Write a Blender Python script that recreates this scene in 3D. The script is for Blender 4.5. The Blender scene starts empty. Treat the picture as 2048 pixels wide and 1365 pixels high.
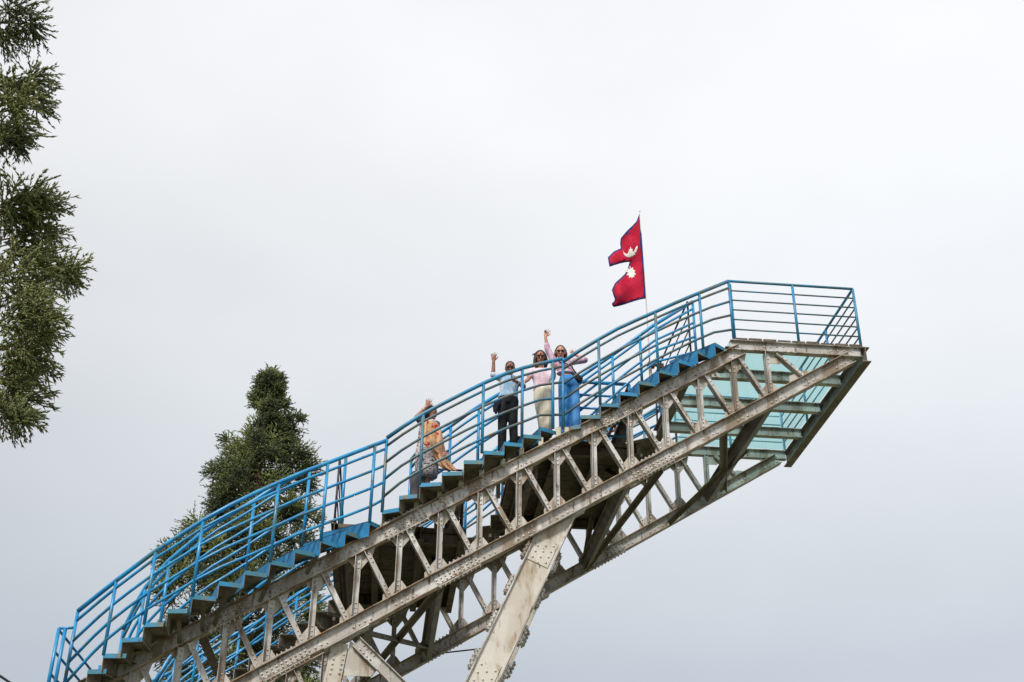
import bpy, bmesh, math, random
import numpy as np
from mathutils import Vector, Matrix, noise
from mathutils.geometry import delaunay_2d_cdt
random.seed(7); rng = np.random.default_rng(7)
scene = bpy.context.scene
COL = scene.collection
R = math.radians

# ------------------------------------------------------------------ camera
# World: x runs along the tower towards its tip, y away from the viewer, z up;
# the origin is the near corner where the stairs reach the viewing deck.
F_PX, YAW, PITCH, ROLL = 2451.9, 0.096, 0.509, 0.012
EYE = np.array([-5.461, -17.587, -10.171])
GROUND = EYE[2] - 1.62
def cam_axes():
    cy, sy, cp, sp, cr, sr = math.cos(YAW), math.sin(YAW), math.cos(PITCH), math.sin(PITCH), math.cos(ROLL), math.sin(ROLL)
    fwd = np.array([sy*cp, cy*cp, sp]); right = np.array([cy, -sy, 0.]); up = np.cross(right, fwd)
    return cr*right + sr*up, -sr*right + cr*up, fwd
RT, UP, FW = cam_axes()
cam_data = bpy.data.cameras.new('camera')
cam = bpy.data.objects.new('camera', cam_data); COL.objects.link(cam)
cam_data.sensor_fit = 'HORIZONTAL'; cam_data.sensor_width = 36.0; cam_data.lens = F_PX/2048*36
cam_data.clip_start = 0.1; cam_data.clip_end = 5000
M = Matrix(((RT[0], UP[0], -FW[0], EYE[0]), (RT[1], UP[1], -FW[1], EYE[1]), (RT[2], UP[2], -FW[2], EYE[2]), (0, 0, 0, 1)))
cam.matrix_world = M
scene.camera = cam

# ------------------------------------------------------------------ sky, sun, exposure
SUN_EL, SUN_AZ = R(44), R(208)      # azimuth: direction the light comes from, clockwise from +y
world = bpy.data.worlds.new('World'); scene.world = world; world.use_nodes = True
nt = world.node_tree; nt.nodes.clear()
def N(tree, kind, **kw):
    n = tree.nodes.new(kind)
    for k, v in kw.items(): setattr(n, k, v)
    return n
out = N(nt, 'ShaderNodeOutputWorld'); bg = N(nt, 'ShaderNodeBackground')
sky = N(nt, 'ShaderNodeTexSky', sky_type='NISHITA'); sky.sun_disc = False
sky.sun_elevation = SUN_EL; sky.sun_rotation = SUN_AZ; sky.dust_density = 4.0; sky.altitude = 1600
skys = N(nt, 'ShaderNodeMix', data_type='RGBA', blend_type='MULTIPLY'); skys.inputs[0].default_value = 1.0
skys.inputs[7].default_value = (0.08, 0.08, 0.08, 1)
tc = N(nt, 'ShaderNodeTexCoord'); sep = N(nt, 'ShaderNodeSeparateXYZ')
ramp = N(nt, 'ShaderNodeValToRGB')          # overcast: the cloud is brighter overhead than low down
els = ramp.color_ramp.elements
els[0].position = 0.0; els[0].color = (0.235, 0.258, 0.285, 1)
els[1].position = 1.0; els[1].color = (0.50, 0.50, 0.51, 1)
for pos, c in ((0.24, (0.278, 0.303, 0.332, 1)), (0.36, (0.362, 0.380, 0.400, 1)), (0.48, (0.436, 0.448, 0.460, 1)), (0.62, (0.478, 0.483, 0.494, 1))):
    e = els.new(pos); e.color = c
mapn = N(nt, 'ShaderNodeMapping'); mapn.inputs['Scale'].default_value = (1.6, 1.6, 3.2)
n1 = N(nt, 'ShaderNodeTexNoise'); n1.inputs['Scale'].default_value = 1.3; n1.inputs['Detail'].default_value = 5; n1.inputs['Roughness'].default_value = 0.5
nr = N(nt, 'ShaderNodeMapRange'); nr.inputs[1].default_value = 0.3; nr.inputs[2].default_value = 0.7; nr.inputs[3].default_value = 0.93; nr.inputs[4].default_value = 1.07
cl = N(nt, 'ShaderNodeMix', data_type='RGBA', blend_type='MULTIPLY'); cl.inputs[0].default_value = 1.0
mix = N(nt, 'ShaderNodeMix', data_type='RGBA'); mix.inputs[0].default_value = 0.95
L = nt.links.new
L(tc.outputs['Generated'], sep.inputs[0]); L(sep.outputs['Z'], ramp.inputs[0])
L(tc.outputs['Generated'], mapn.inputs[0]); L(mapn.outputs[0], n1.inputs['Vector']); L(n1.outputs[0], nr.inputs[0])
side = N(nt, 'ShaderNodeMapRange'); side.inputs[1].default_value = -1.0; side.inputs[2].default_value = 1.0; side.inputs[3].default_value = 0.77; side.inputs[4].default_value = 1.20
sm = N(nt, 'ShaderNodeMath', operation='MULTIPLY'); L(sep.outputs['X'], side.inputs[0]); L(side.outputs[0], sm.inputs[0]); L(nr.outputs[0], sm.inputs[1])
L(ramp.outputs[0], cl.inputs[6]); L(sm.outputs[0], cl.inputs[7])
L(sky.outputs[0], skys.inputs[6]); L(skys.outputs[2], mix.inputs[6]); L(cl.outputs[2], mix.inputs[7])
L(mix.outputs[2], bg.inputs[0]); L(bg.outputs[0], out.inputs[0]); bg.inputs[1].default_value = 0.90
sun_d = bpy.data.lights.new('sun', 'SUN'); sun_d.energy = 1.5; sun_d.angle = R(10); sun_d.color = (1.0, 0.95, 0.87)
sun = bpy.data.objects.new('sun', sun_d); COL.objects.link(sun)
sdir = Vector((math.sin(SUN_AZ)*math.cos(SUN_EL), math.cos(SUN_AZ)*math.cos(SUN_EL), math.sin(SUN_EL)))
sun.rotation_euler = sdir.to_track_quat('Z', 'Y').to_euler(); sun.location = (-6, -30, 30)
vs = scene.view_settings
vs.view_transform = 'Standard'; vs.look = 'None'; vs.gamma = 1.0; vs.use_curve_mapping = False; vs.exposure = 1.15

# ------------------------------------------------------------------ photo pixel -> point helpers (a pixel only gives a direction)
def ray(px, py): return RT*((px-1024)/F_PX) - UP*((py-682.5)/F_PX) + FW
def at_y(px, py, y): d = ray(px, py); return EYE + d*((y-EYE[1])/d[1])
def at_z(px, py, z): d = ray(px, py); return EYE + d*((z-EYE[2])/d[2])
def V(a): return np.asarray(a, float)
def unit(a): a = V(a); return a/np.linalg.norm(a)

# ------------------------------------------------------------------ materials
def new_mat(name):
    m = bpy.data.materials.new(name); m.use_nodes = True
    t = m.node_tree; b = t.nodes['Principled BSDF']
    return m, t, b
def noise_fac(t, scale, lo, hi, detail=6, rough=0.6, stretch=None, obj_rand=True):
    c = N(t, 'ShaderNodeTexCoord'); g = N(t, 'ShaderNodeNewGeometry')
    v = g.outputs['Position']
    if stretch:
        mp = N(t, 'ShaderNodeMapping'); mp.inputs['Scale'].default_value = stretch; t.links.new(v, mp.inputs[0]); v = mp.outputs[0]
    n = N(t, 'ShaderNodeTexNoise'); n.inputs['Scale'].default_value = scale; n.inputs['Detail'].default_value = detail; n.inputs['Roughness'].default_value = rough
    t.links.new(v, n.inputs['Vector'])
    r = N(t, 'ShaderNodeMapRange'); r.interpolation_type = 'SMOOTHSTEP'; r.inputs[1].default_value = lo; r.inputs[2].default_value = hi
    t.links.new(n.outputs[0], r.inputs[0])
    return r.outputs[0]
def mixc(t, fac, a, b):
    m = N(t, 'ShaderNodeMix', data_type='RGBA')
    if isinstance(fac, float): m.inputs[0].default_value = fac
    else: t.links.new(fac, m.inputs[0])
    for s, i in ((a, 6), (b, 7)):
        if isinstance(s, tuple): m.inputs[i].default_value = s + (1,)
        else: t.links.new(s, m.inputs[i])
    return m.outputs[2]
def weathered(name, base, layers, rough=0.55, metal=0.0, bump=0.25, bscale=60, spec=0.4):
    """base colour plus (colour, scale, lo, hi, stretch) layers of stain / wear"""
    m, t, b = new_mat(name)
    c = base
    for col, sc, lo, hi, st in layers:
        c = mixc(t, noise_fac(t, sc, lo, hi, stretch=st), c, col)
    if isinstance(c, tuple): b.inputs['Base Color'].default_value = c + (1,)
    else: t.links.new(c, b.inputs['Base Color'])
    b.inputs['Roughness'].default_value = rough; b.inputs['Metallic'].default_value = metal
    b.inputs['Specular IOR Level'].default_value = spec
    if bump:
        f = noise_fac(t, bscale, 0.3, 0.7)
        bp = N(t, 'ShaderNodeBump'); bp.inputs['Strength'].default_value = bump; bp.inputs['Distance'].default_value = 0.004
        t.links.new(f, bp.inputs['Height']); t.links.new(bp.outputs[0], b.inputs['Normal'])
    return m
V_ST = (1.0, 1.0, 0.22)       # streaks run downwards
MAT = {}
MAT['steel'] = weathered('weathered_steel', (0.42, 0.39, 0.36),
    [((0.60, 0.58, 0.56), 1.7, 0.46, 0.58, None), ((0.25, 0.20, 0.15), 3.2, 0.50, 0.63, V_ST), ((0.15, 0.115, 0.08), 15.0, 0.55, 0.68, V_ST), ((0.30, 0.13, 0.045), 7.0, 0.63, 0.74, None), ((0.09, 0.075, 0.06), 34.0, 0.64, 0.74, V_ST)], rough=0.45, metal=0.3)
MAT['flange'] = weathered('rust_stained_flange', (0.30, 0.225, 0.155),
    [((0.44, 0.37, 0.29), 2.2, 0.45, 0.60, None), ((0.17, 0.10, 0.055), 4.0, 0.48, 0.62, None), ((0.33, 0.15, 0.05), 8.0, 0.58, 0.68, None)], rough=0.6, metal=0.15)
MAT['plate'] = weathered('gusset_steel', (0.46, 0.41, 0.36),
    [((0.55, 0.52, 0.48), 3.0, 0.47, 0.6, None), ((0.28, 0.21, 0.15), 7.0, 0.50, 0.64, V_ST), ((0.32, 0.15, 0.06), 12.0, 0.64, 0.75, None)], rough=0.55, metal=0.15)
MAT['bolt'] = weathered('bolt_steel', (0.50, 0.47, 0.43), [((0.25, 0.17, 0.11), 14.0, 0.5, 0.65, None)], rough=0.45, metal=0.3, bump=0)
MAT['leg'] = weathered('leg_steel', (0.54, 0.49, 0.43),
    [((0.63, 0.59, 0.54), 1.6, 0.45, 0.6, None), ((0.36, 0.28, 0.19), 3.0, 0.52, 0.66, (1, 1, .3)), ((0.30, 0.16, 0.08), 9.0, 0.60, 0.70, V_ST), ((0.22, 0.17, 0.12), 26.0, 0.60, 0.70, V_ST)], rough=0.55, metal=0.1)
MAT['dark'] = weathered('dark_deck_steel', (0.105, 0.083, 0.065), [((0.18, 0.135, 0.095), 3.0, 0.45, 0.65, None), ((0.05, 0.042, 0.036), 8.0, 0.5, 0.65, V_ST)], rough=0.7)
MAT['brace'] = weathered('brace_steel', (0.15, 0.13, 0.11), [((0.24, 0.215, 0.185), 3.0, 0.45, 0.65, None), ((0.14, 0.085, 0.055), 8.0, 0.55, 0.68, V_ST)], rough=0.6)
MAT['blue'] = weathered('blue_rail_paint', (0.010, 0.225, 0.50),
    [((0.018, 0.30, 0.60), 2.5, 0.45, 0.6, None), ((0.055, 0.17, 0.22), 3.2, 0.52, 0.66, None), ((0.11, 0.105, 0.085), 11.0, 0.56, 0.68, None)], rough=0.32, bump=0.08, spec=0.5)
MAT['oldblue'] = weathered('faded_blue_rail_paint', (0.018, 0.235, 0.46),
    [((0.06, 0.18, 0.26), 2.2, 0.45, 0.60, None), ((0.15, 0.155, 0.135), 3.6, 0.54, 0.66, None), ((0.10, 0.075, 0.05), 12.0, 0.6, 0.7, None)], rough=0.42, bump=0.1, spec=0.5)
MAT['riser'] = weathered('blue_riser_paint', (0.016, 0.18, 0.40), [((0.03, 0.25, 0.50), 3.0, 0.5, 0.62, None), ((0.03, 0.12, 0.20), 9.0, 0.55, 0.68, V_ST)], rough=0.5)
MAT['edge'] = weathered('faded_edge_paint', (0.05, 0.20, 0.28), [((0.03, 0.24, 0.46), 2.0, 0.48, 0.58, None), ((0.17, 0.18, 0.13), 4.5, 0.53, 0.66, None), ((0.09, 0.055, 0.035), 12.0, 0.62, 0.72, None)], rough=0.5)
MAT['treadtop'] = weathered('worn_tread', (0.06, 0.085, 0.095), [((0.11, 0.085, 0.06), 6.0, 0.48, 0.62, None)], rough=0.75)
MAT['under'] = weathered('unpainted_underside', (0.27, 0.245, 0.20), [((0.16, 0.13, 0.10), 3.0, 0.42, 0.62, None), ((0.36, 0.32, 0.25), 5.0, 0.54, 0.66, None), ((0.10, 0.08, 0.06), 9.0, 0.56, 0.7, V_ST)], rough=0.7)
MAT['cream'] = weathered('cream_prop_paint', (0.56, 0.53, 0.42), [((0.38, 0.33, 0.23), 7.0, 0.5, 0.66, V_ST)], rough=0.6)
MAT['rusty'] = weathered('rust_brown_pipe', (0.13, 0.035, 0.025), [((0.07, 0.03, 0.025), 6.0, 0.5, 0.6, None)], rough=0.5)
MAT['greyrail'] = weathered('grimy_grey_blue_rail_paint', (0.085, 0.155, 0.19), [((0.03, 0.20, 0.36), 2.6, 0.50, 0.60, None), ((0.14, 0.14, 0.12), 4.0, 0.48, 0.60, None), ((0.07, 0.06, 0.045), 13.0, 0.56, 0.68, None)], rough=0.45, bump=0.1)
MAT['shaderail'] = weathered('shaded_blue_rail_paint', (0.022, 0.03, 0.06), [((0.05, 0.04, 0.035), 6.0, 0.5, 0.6, None)], rough=0.5)  # blue rails seen backlit: their shade is put into this near-black colour
MAT['soil'] = weathered('dry_grass_ground', (0.10, 0.12, 0.045), [((0.16, 0.13, 0.08), 0.3, 0.45, 0.6, None), ((0.06, 0.085, 0.03), 1.6, 0.5, 0.62, None)], rough=0.9, bscale=8)
MAT['bark'] = weathered('reddish_bark', (0.13, 0.075, 0.045), [((0.07, 0.045, 0.03), 9.0, 0.45, 0.6, V_ST)], rough=0.9)
MAT['pole'] = weathered('pale_pole_paint', (0.62, 0.58, 0.54), [((0.30, 0.24, 0.19), 5.0, 0.58, 0.7, V_ST)], rough=0.5)
MAT['black'] = weathered('black_fabric', (0.012, 0.012, 0.014), [], rough=0.8, bump=0)
MAT['lamp'] = weathered('dark_cable', (0.03, 0.03, 0.032), [], rough=0.5, bump=0)

def glass_mat():
    m = bpy.data.materials.new('teal_floor_glass'); m.use_nodes = True; t = m.node_tree; t.nodes.clear()
    o = N(t, 'ShaderNodeOutputMaterial'); tr = N(t, 'ShaderNodeBsdfTransparent'); gl = N(t, 'ShaderNodeBsdfGlossy'); df = N(t, 'ShaderNodeBsdfTranslucent')
    mx = N(t, 'ShaderNodeMixShader'); mx2 = N(t, 'ShaderNodeMixShader'); fr = N(t, 'ShaderNodeFresnel'); fr.inputs[0].default_value = 1.45
    tr.inputs[0].default_value = (0.745, 0.905, 0.905, 1); gl.inputs[0].default_value = (0.9, 0.97, 0.96, 1); gl.inputs['Roughness'].default_value = 0.04
    df.inputs[0].default_value = (0.40, 0.72, 0.70, 1)
    f = noise_fac(t, 1.1, 0.35, 0.75); sc = N(t, 'ShaderNodeMath', operation='MULTIPLY'); sc.inputs[1].default_value = 0.16
    t.links.new(f, sc.inputs[0]); t.links.new(sc.outputs[0], mx2.inputs[0])
    t.links.new(tr.outputs[0], mx2.inputs[1]); t.links.new(df.outputs[0], mx2.inputs[2])
    mx.inputs[0].default_value = 0.07; t.links.new(mx2.outputs[0], mx.inputs[1]); t.links.new(gl.outputs[0], mx.inputs[2])
    t.links.new(mx.outputs[0], o.inputs[0]); return m
MAT['glass'] = glass_mat()

# ------------------------------------------------------------------ mesh building
class MB:
    def __init__(self): self.v = []; self.f = []; self.m = []; self.smooth = []
    def add(self, verts, faces, mi=0, smooth=False):
        o = len(self.v); self.v.extend([tuple(map(float, p)) for p in verts])
        for f in faces: self.f.append(tuple(i+o for i in f)); self.m.append(mi); self.smooth.append(smooth)
    def box(self, c, half, ax=None, mi=0):
        c = V(c); ax = np.eye(3) if ax is None else V(ax)
        vs = [c + sx*half[0]*ax[0] + sy*half[1]*ax[1] + sz*half[2]*ax[2] for sx in (-1, 1) for sy in (-1, 1) for sz in (-1, 1)]
        self.add(vs, [(0, 1, 3, 2), (4, 6, 7, 5), (0, 4, 5, 1), (2, 3, 7, 6), (0, 2, 6, 4), (1, 5, 7, 3)], mi)
    def sweep(self, a, b, sec, up, mi=0):
        """closed section [(u, v)] swept from a to b; u along side, v along up"""
        a, b = V(a), V(b); d = unit(b-a); up = V(up); up = unit(up - d*np.dot(up, d)); side = np.cross(d, up)
        n = len(sec); vs = [p + u*side + w*up for p in (a, b) for u, w in sec]
        fs = [(i, (i+1) % n, n+(i+1) % n, n+i) for i in range(n)] + [tuple(range(n-1, -1, -1)), tuple(range(n, 2*n))]
        self.add(vs, fs, mi)
    def bar(self, a, b, w, h, up=(0, 0, 1), mi=0): self.sweep(a, b, [(-w/2, -h/2), (w/2, -h/2), (w/2, h/2), (-w/2, h/2)], up, mi)
    def plate(self, poly, thick, mi=0, mi_back=None):
        """polygon (3D) extruded by the vector thick"""
        p = [V(q) for q in poly]; t = V(thick); n = len(p)
        o = len(self.v)
        self.add(p + [q+t for q in p], [tuple(range(n-1, -1, -1))], mi)
        self.f.append(tuple(o+n+i for i in range(n))); self.m.append(mi if mi_back is None else mi_back); self.smooth.append(False)
        for i in range(n):
            j = (i+1) % n; self.f.append((o+i, o+j, o+n+j, o+n+i)); self.m.append(mi if mi_back is None else mi_back); self.smooth.append(False)
    def tube(self, pts, r, n=8, mi=0, cap=True):
        pts = [V(p) for p in pts]; k = len(pts); rs = r if isinstance(r, (list, tuple, np.ndarray)) else [r]*k
        ref = V((0, 0, 1)) if abs(unit(pts[-1]-pts[0])[2]) < 0.9 else V((1, 0, 0))
        vs = []
        for i in range(k):
            d = unit(pts[min(i+1, k-1)] - pts[max(i-1, 0)]); s = unit(np.cross(d, ref)); u = np.cross(s, d)
            for j in range(n):
                a = 2*math.pi*j/n; vs.append(pts[i] + rs[i]*(math.cos(a)*s + math.sin(a)*u))
        fs = [(i*n+j, i*n+(j+1) % n, (i+1)*n+(j+1) % n, (i+1)*n+j) for i in range(k-1) for j in range(n)]
        self.add(vs, fs, mi, True)
        if cap:
            o = len(self.v) - k*n
            self.f.append(tuple(o+j for j in range(n-1, -1, -1))); self.m.append(mi); self.smooth.append(False)
            self.f.append(tuple(o+(k-1)*n+j for j in range(n))); self.m.append(mi); self.smooth.append(False)
    def dome(self, c, nrm, r, h, n=6, mi=0):
        c, nrm = V(c), unit(nrm); ref = V((0, 0, 1)) if abs(nrm[2]) < .9 else V((1, 0, 0)); s = unit(np.cross(nrm, ref)); u = np.cross(s, nrm)
        vs = [c + r*(math.cos(2*math.pi*j/n)*s + math.sin(2*math.pi*j/n)*u) for j in range(n)] + [c + nrm*h*.75 + r*.72*(math.cos(2*math.pi*j/n)*s + math.sin(2*math.pi*j/n)*u) for j in range(n)] + [c+nrm*h]
        self.add(vs, [(j, (j+1) % n, n+(j+1) % n, n+j) for j in range(n)] + [(n+j, n+(j+1) % n, 2*n) for j in range(n)], mi)
    def ellipsoid(self, c, r, ax=None, n=12, k=8, mi=0):
        c = V(c); ax = np.eye(3) if ax is None else V(ax); vs = []; fs = []
        for i in range(1, k):
            t = math.pi*i/k
            for j in range(n):
                a = 2*math.pi*j/n; vs.append(c + r[0]*math.sin(t)*math.cos(a)*ax[0] + r[1]*math.sin(t)*math.sin(a)*ax[1] + r[2]*math.cos(t)*ax[2])
        vs += [c + r[2]*ax[2], c - r[2]*ax[2]]; T, B = len(vs)-2, len(vs)-1
        for i in range(k-2):
            for j in range(n): fs.append((i*n+j, (i+1)*n+j, (i+1)*n+(j+1) % n, i*n+(j+1) % n))
        for j in range(n): fs.append((T, j, (j+1) % n)); fs.append((B, (k-2)*n+(j+1) % n, (k-2)*n+j))
        self.add(vs, fs, mi, True)
    def mesh(self, name, mats):
        me = bpy.data.meshes.new(name); me.from_pydata(self.v, [], self.f)
        for mt in mats: me.materials.append(mt)
        me.polygons.foreach_set('material_index', self.m); me.polygons.foreach_set('use_smooth', self.smooth)
        me.update(); return me
    def build(self, name, mats, parent=None):
        if not isinstance(mats, (list, tuple)): mats = [mats]
        return link(name, self.mesh(name, mats), parent)
def link(name, data, parent=None):
    o = bpy.data.objects.new(name, data); COL.objects.link(o)
    if parent is not None: o.parent = parent
    return o
def empty(name, loc):
    o = bpy.data.objects.new(name, None); COL.objects.link(o); o.location = loc; o.empty_display_size = 0.2
    return o
def at_base(o, parent):      # parts are modelled in world coordinates; the thing's Empty stands at its base
    o.parent = parent; o.matrix_parent_inverse = Matrix.Translation(-parent.location)
def tag(o, label, cat, group=None, kind=None):
    if label: o['label'] = label
    if cat: o['category'] = cat
    if group: o['group'] = group
    if kind: o['kind'] = kind
    return o

# ------------------------------------------------------------------ ground
g = MB(); NG = 40; S = 1500.0
gv = []
def gx(i): t = (i/NG)*2-1; return math.copysign(abs(t)**2.4, t)*S
for i in range(NG+1):
    for j in range(NG+1):
        x, y = gx(i), gx(j); d = math.hypot(x-EYE[0], y-EYE[1])
        gv.append((x, y, GROUND + (0.0 if d < 45 else (d-45)*0.01*math.sin(x*.01+y*.013) - (d-45)*0.012)))
g.add(gv, [(i*(NG+1)+j, (i+1)*(NG+1)+j, (i+1)*(NG+1)+j+1, i*(NG+1)+j+1) for i in range(NG) for j in range(NG)], 0, True)
tag(g.build('ground', MAT['soil']), None, None, kind='structure')

# ------------------------------------------------------------------ THE TOWER
W = 4.46; SL = 0.612; H = 1.15; HS = 1.23; XE = 2.217
DIR = unit((1, 0, SL)); NUP = unit((-SL, 0, 1))
def zt(x): return -0.265 + SL*x
def zb(x): return -1.455 + SL*x
PANEL = 0.598; X0 = 0.56
tower = empty('viewing_tower', (-7.0, W/2, GROUND))
tag(tower, 'sloping riveted steel truss stairway with blue railings and glass lookout deck at its tip', 'tower')
def part(mb, name, mats, parent=None):
    o = mb.build(name, mats)
    if parent is None: at_base(o, tower)
    else: o.parent = parent
    return o
def dup(o, dy):
    c = o.copy(); COL.objects.link(c); at_base(c, tower); c.location = (0, dy, 0)
    for ch in o.children:
        k = ch.copy(); COL.objects.link(k); k.parent = c; k.matrix_parent_inverse = ch.matrix_parent_inverse.copy()
    return c
DYF = W - 0.17
truss = []                     # parts of the near truss; copied for the far one
HC = 0.215; FL = 0.075; TW = 0.012
def channel(mb, a, b, h, fl, t, face=-1, up=NUP, fm=1):
    """channel whose flanges point along face*y; a, b on the web's mid-height"""
    a, b = V(a), V(b); yy = V((0, face, 0))
    mb.sweep(a, b, [(-t/2, -h/2), (t/2, -h/2), (t/2, h/2), (-t/2, h/2)], up)
    for s in (-1, 1):
        off = V(up)*s*(h/2 - t/2) + yy*(fl/2 + t/2)
        mb.sweep(a+off, b+off, [(-fl/2, -t/2), (fl/2, -t/2), (fl/2, t/2), (-fl/2, t/2)], up, fm)
def bolt_grid(mb, c, du, dv, nu, nv, su, sv, nrm=(0, -1, 0), r=0.0185, h=0.017, stag=0):
    du, dv = unit(du), unit(dv)
    for j in range(nv):
        for i in range(nu):
            mb.dome(V(c) + du*((i-(nu-1)/2)*su + (stag*su if j % 2 else 0)) + dv*((j-(nv-1)/2)*sv), nrm, r, h)
YW = 0.078                     # web plane of the front channel
def chord(name, zf, x0, x1, joints, splices, jrow):
    mb = MB()
    for face, y in ((-1, YW), (1, 0.17-YW)):
        channel(mb, (x0, y, zf(x0)), (x1, y, zf(x1)), HC, FL, TW, face)
    o = part(mb, name, [MAT['steel'], MAT['flange']])
    bm_ = MB()
    for x in joints:
        c = V((x + jrow, YW-TW/2, zf(x + jrow)))
        bolt_grid(bm_, c + NUP*0.045 + DIR*0.06, DIR, NUP, 4, 1, 0.095, 1)
        bolt_grid(bm_, c - NUP*0.03 + DIR*0.02, DIR, NUP, 3, 1, 0.095, 1)
        bolt_grid(bm_, c - NUP*0.045 + DIR*0.2, DIR, NUP, 1, 1, 0.095, 1)
    for x in splices:
        c = V((x, YW-TW/2-0.01, zf(x)))
        pm = MB()
        for s in (-1, 1):
            pm.bar(c - DIR*0.36*(1-s)/2 + DIR*0.004*s, c + DIR*0.36*(1+s)/2 - DIR*0 + DIR*0.004*s, 0.014, 0.15, NUP) if s > 0 else pm.bar(c - DIR*0.36, c - DIR*0.004, 0.014, 0.15, NUP)
        for s in (-1, 1):    # flange covers
            pm.bar(c - DIR*0.36 + NUP*s*(HC/2+0.008) - V((0, 0.03, 0)), c + DIR*0.36 + NUP*s*(HC/2+0.008) - V((0, 0.03, 0)), 0.07, 0.012, NUP)
        part(pm, 'splice_plate', MAT['steel'], o)
        bolt_grid(bm_, c - V((0, .008, 0)) + DIR*0.185, DIR, NUP, 5, 3, 0.075, 0.05, stag=0)
        bolt_grid(bm_, c - V((0, .008, 0)) - DIR*0.185, DIR, NUP, 5, 3, 0.075, 0.05, stag=0)
        for s in (-1, 1):
            for e in (-1, 1):
                bolt_grid(bm_, c + NUP*s*(HC/2+0.014) + DIR*e*0.185 - V((0, .03, 0)), DIR, (0, 1, 0), 5, 2, 0.075, 0.035, NUP*s, 0.015, 0.03)
    b = part(bm_, 'bolts', MAT['bolt'], o); b['kind'] = 'stuff'
    truss.append(o); return o
NV = 20
xs = [X0 - PANEL*i for i in range(NV)]
XL = xs[-1] - 0.5
chord('top_chord', zt, XL, 0.13, [x for x in xs if x < 0.3], [-2.0, -5.36, -7.81], 0.0)
chord('bottom_chord', zb, XL, 2.03, [x for x in xs] + [X0+PANEL, X0+2*PANEL], [-1.51, -4.56, -6.96], 0.05)
ZP = -0.115                    # mid-height of the deck's edge beam
def angle_member(a, b, w, leg, side, name):
    """angle iron: flat face towards -y, outstanding leg on one side pointing to the viewer"""
    a, b = V(a), V(b); d = unit(b-a); s = unit(np.cross(d, (0, 1, 0))) * side
    mb = MB()
    mb.bar(a, b, w, 0.010, (0, 1, 0))
    off = s*(w/2-0.005) - V((0, leg/2+0.005, 0))
    mb.bar(a+off, b+off, 0.010, leg, (0, 1, 0))
    # matching back angle
    mb.bar(a+V((0, .03, 0)), b+V((0, .03, 0)), w, 0.010, (0, 1, 0))
    mb.bar(a+off+V((0, .03+leg+.01, 0)), b+off+V((0, .03+leg+.01, 0)), 0.010, leg, (0, 1, 0))
    o = part(mb, name, MAT['steel'])
    bm_ = MB()
    ln = np.linalg.norm(b-a)
    for e, base in ((1, a), (-1, b)):
        for q in range(3):
            bm_.dome(base + d*e*(0.05+0.07*q) - V((0, .005, 0)) - s*0.012, (0, -1, 0), 0.016, 0.015)
    bb = part(bm_, 'bolts', MAT['bolt'], o); bb['kind'] = 'stuff'
    truss.append(o); return o
YM = 0.068
def gusset(poly, name='gusset_plate'):
    mb = MB(); mb.plate([(x, 0.081, z) for x, z in poly], (0, 0.008, 0))
    o = part(mb, name, MAT['plate']); truss.append(o); return o
hc = HC/2/math.cos(math.atan(SL))      # vertical half-height of a chord
for i, x in enumerate(xs):
    deck = x > 0.3
    top = (lambda q: ZP-0.09) if deck else (lambda q: zt(q)-hc)
    ztop, zbot = top(x), zb(x)+hc
    angle_member((x, YM, ztop-0.012), (x, YM, zbot+0.012), 0.088, 0.06, -1, 'truss_vertical')
    # diagonal: starts right of this vertical's head, runs down to the next vertical's foot
    xn = x + PANEL
    if i == 0:
        a = (x+0.17, YM-.011, ZP-0.10); b = (xn-0.02, YM-.011, zb(xn-0.02)+hc+0.02)
    else:
        a = (x+0.115, YM-.011, zt(x+0.115)-hc-0.015) if not (x+PANEL > 0.3 and False) else None
        b = (xn-0.105, YM-.011, zb(xn-0.105)+hc+0.015)
    angle_member(a, b, 0.08, 0.05, -1, 'truss_diagonal')
    if deck:
        gusset([(x-0.05, ztop+0.02), (x+0.30, ztop+0.02), (x+0.22, ztop-0.20), (x+0.02, ztop-0.20)])
    else:
        gusset([(x-0.17, top(x-.17)+.03), (x+0.25, top(x+.25)+.03), (x+0.20, top(x+.2)-0.13), (x+0.05, top(x)-0.215), (x-0.03, top(x)-0.215)])
    gusset([(x-0.20, zb(x-.20)+hc-.03), (x-0.205, zb(x-.20)+hc+0.10), (x-0.05, zbot+0.19), (x+0.06, zbot+0.21), (x+0.17, zb(x+.17)+hc-.03)])
xn = X0+PANEL
gusset([(xn-0.26, zb(xn-.26)+hc-.03), (xn-0.24, zb(xn-.26)+hc+0.16), (xn+0.02, zb(xn)+hc+0.12), (xn+0.22, zb(xn+.22)+hc-.03)])
gusset([(1.75, zb(1.75)+.02), (1.62, -0.21), (2.18, -0.21), (2.16, zb(2.16)-.05)])
for o in list(truss): dup(o, DYF)

# ---- deck (lookout) frame, glass floor
def ibeam(mb, a, b, h, bw, t, up=(0, 0, 1)):
    a, b = V(a), V(b); up = V(up)
    mb.bar(a, b, t, h-2*t, up)
    for s in (-1, 1): mb.bar(a + up*s*(h/2-t/2), b + up*s*(h/2-t/2), bw, t, up)
BH = 0.19
for yb in (0.06, 1.10, 2.23, 3.36, W-0.06):
    mb = MB(); ibeam(mb, (-0.52 if 0.5 < yb < 4 else -0.06, yb, ZP), (XE-0.01, yb, ZP), BH, 0.12, 0.013)
    o = part(mb, 'deck_beam', MAT['steel'])
    if yb < 0.5:
        bm_ = MB()
        for cx in (0.69, 1.86): bolt_grid(bm_, (cx, 0.06-.0065, ZP+0.02), (1, 0, .05), (0, 0, 1), 4, 1, 0.11, 1)
        bolt_grid(bm_, (0.1, 0.06-.0065, ZP-0.06), (1, 0, 0), (0, 0, 1), 5, 1, 0.085, 1)
        b = part(bm_, 'bolts', MAT['bolt'], o); b['kind'] = 'stuff'
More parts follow.
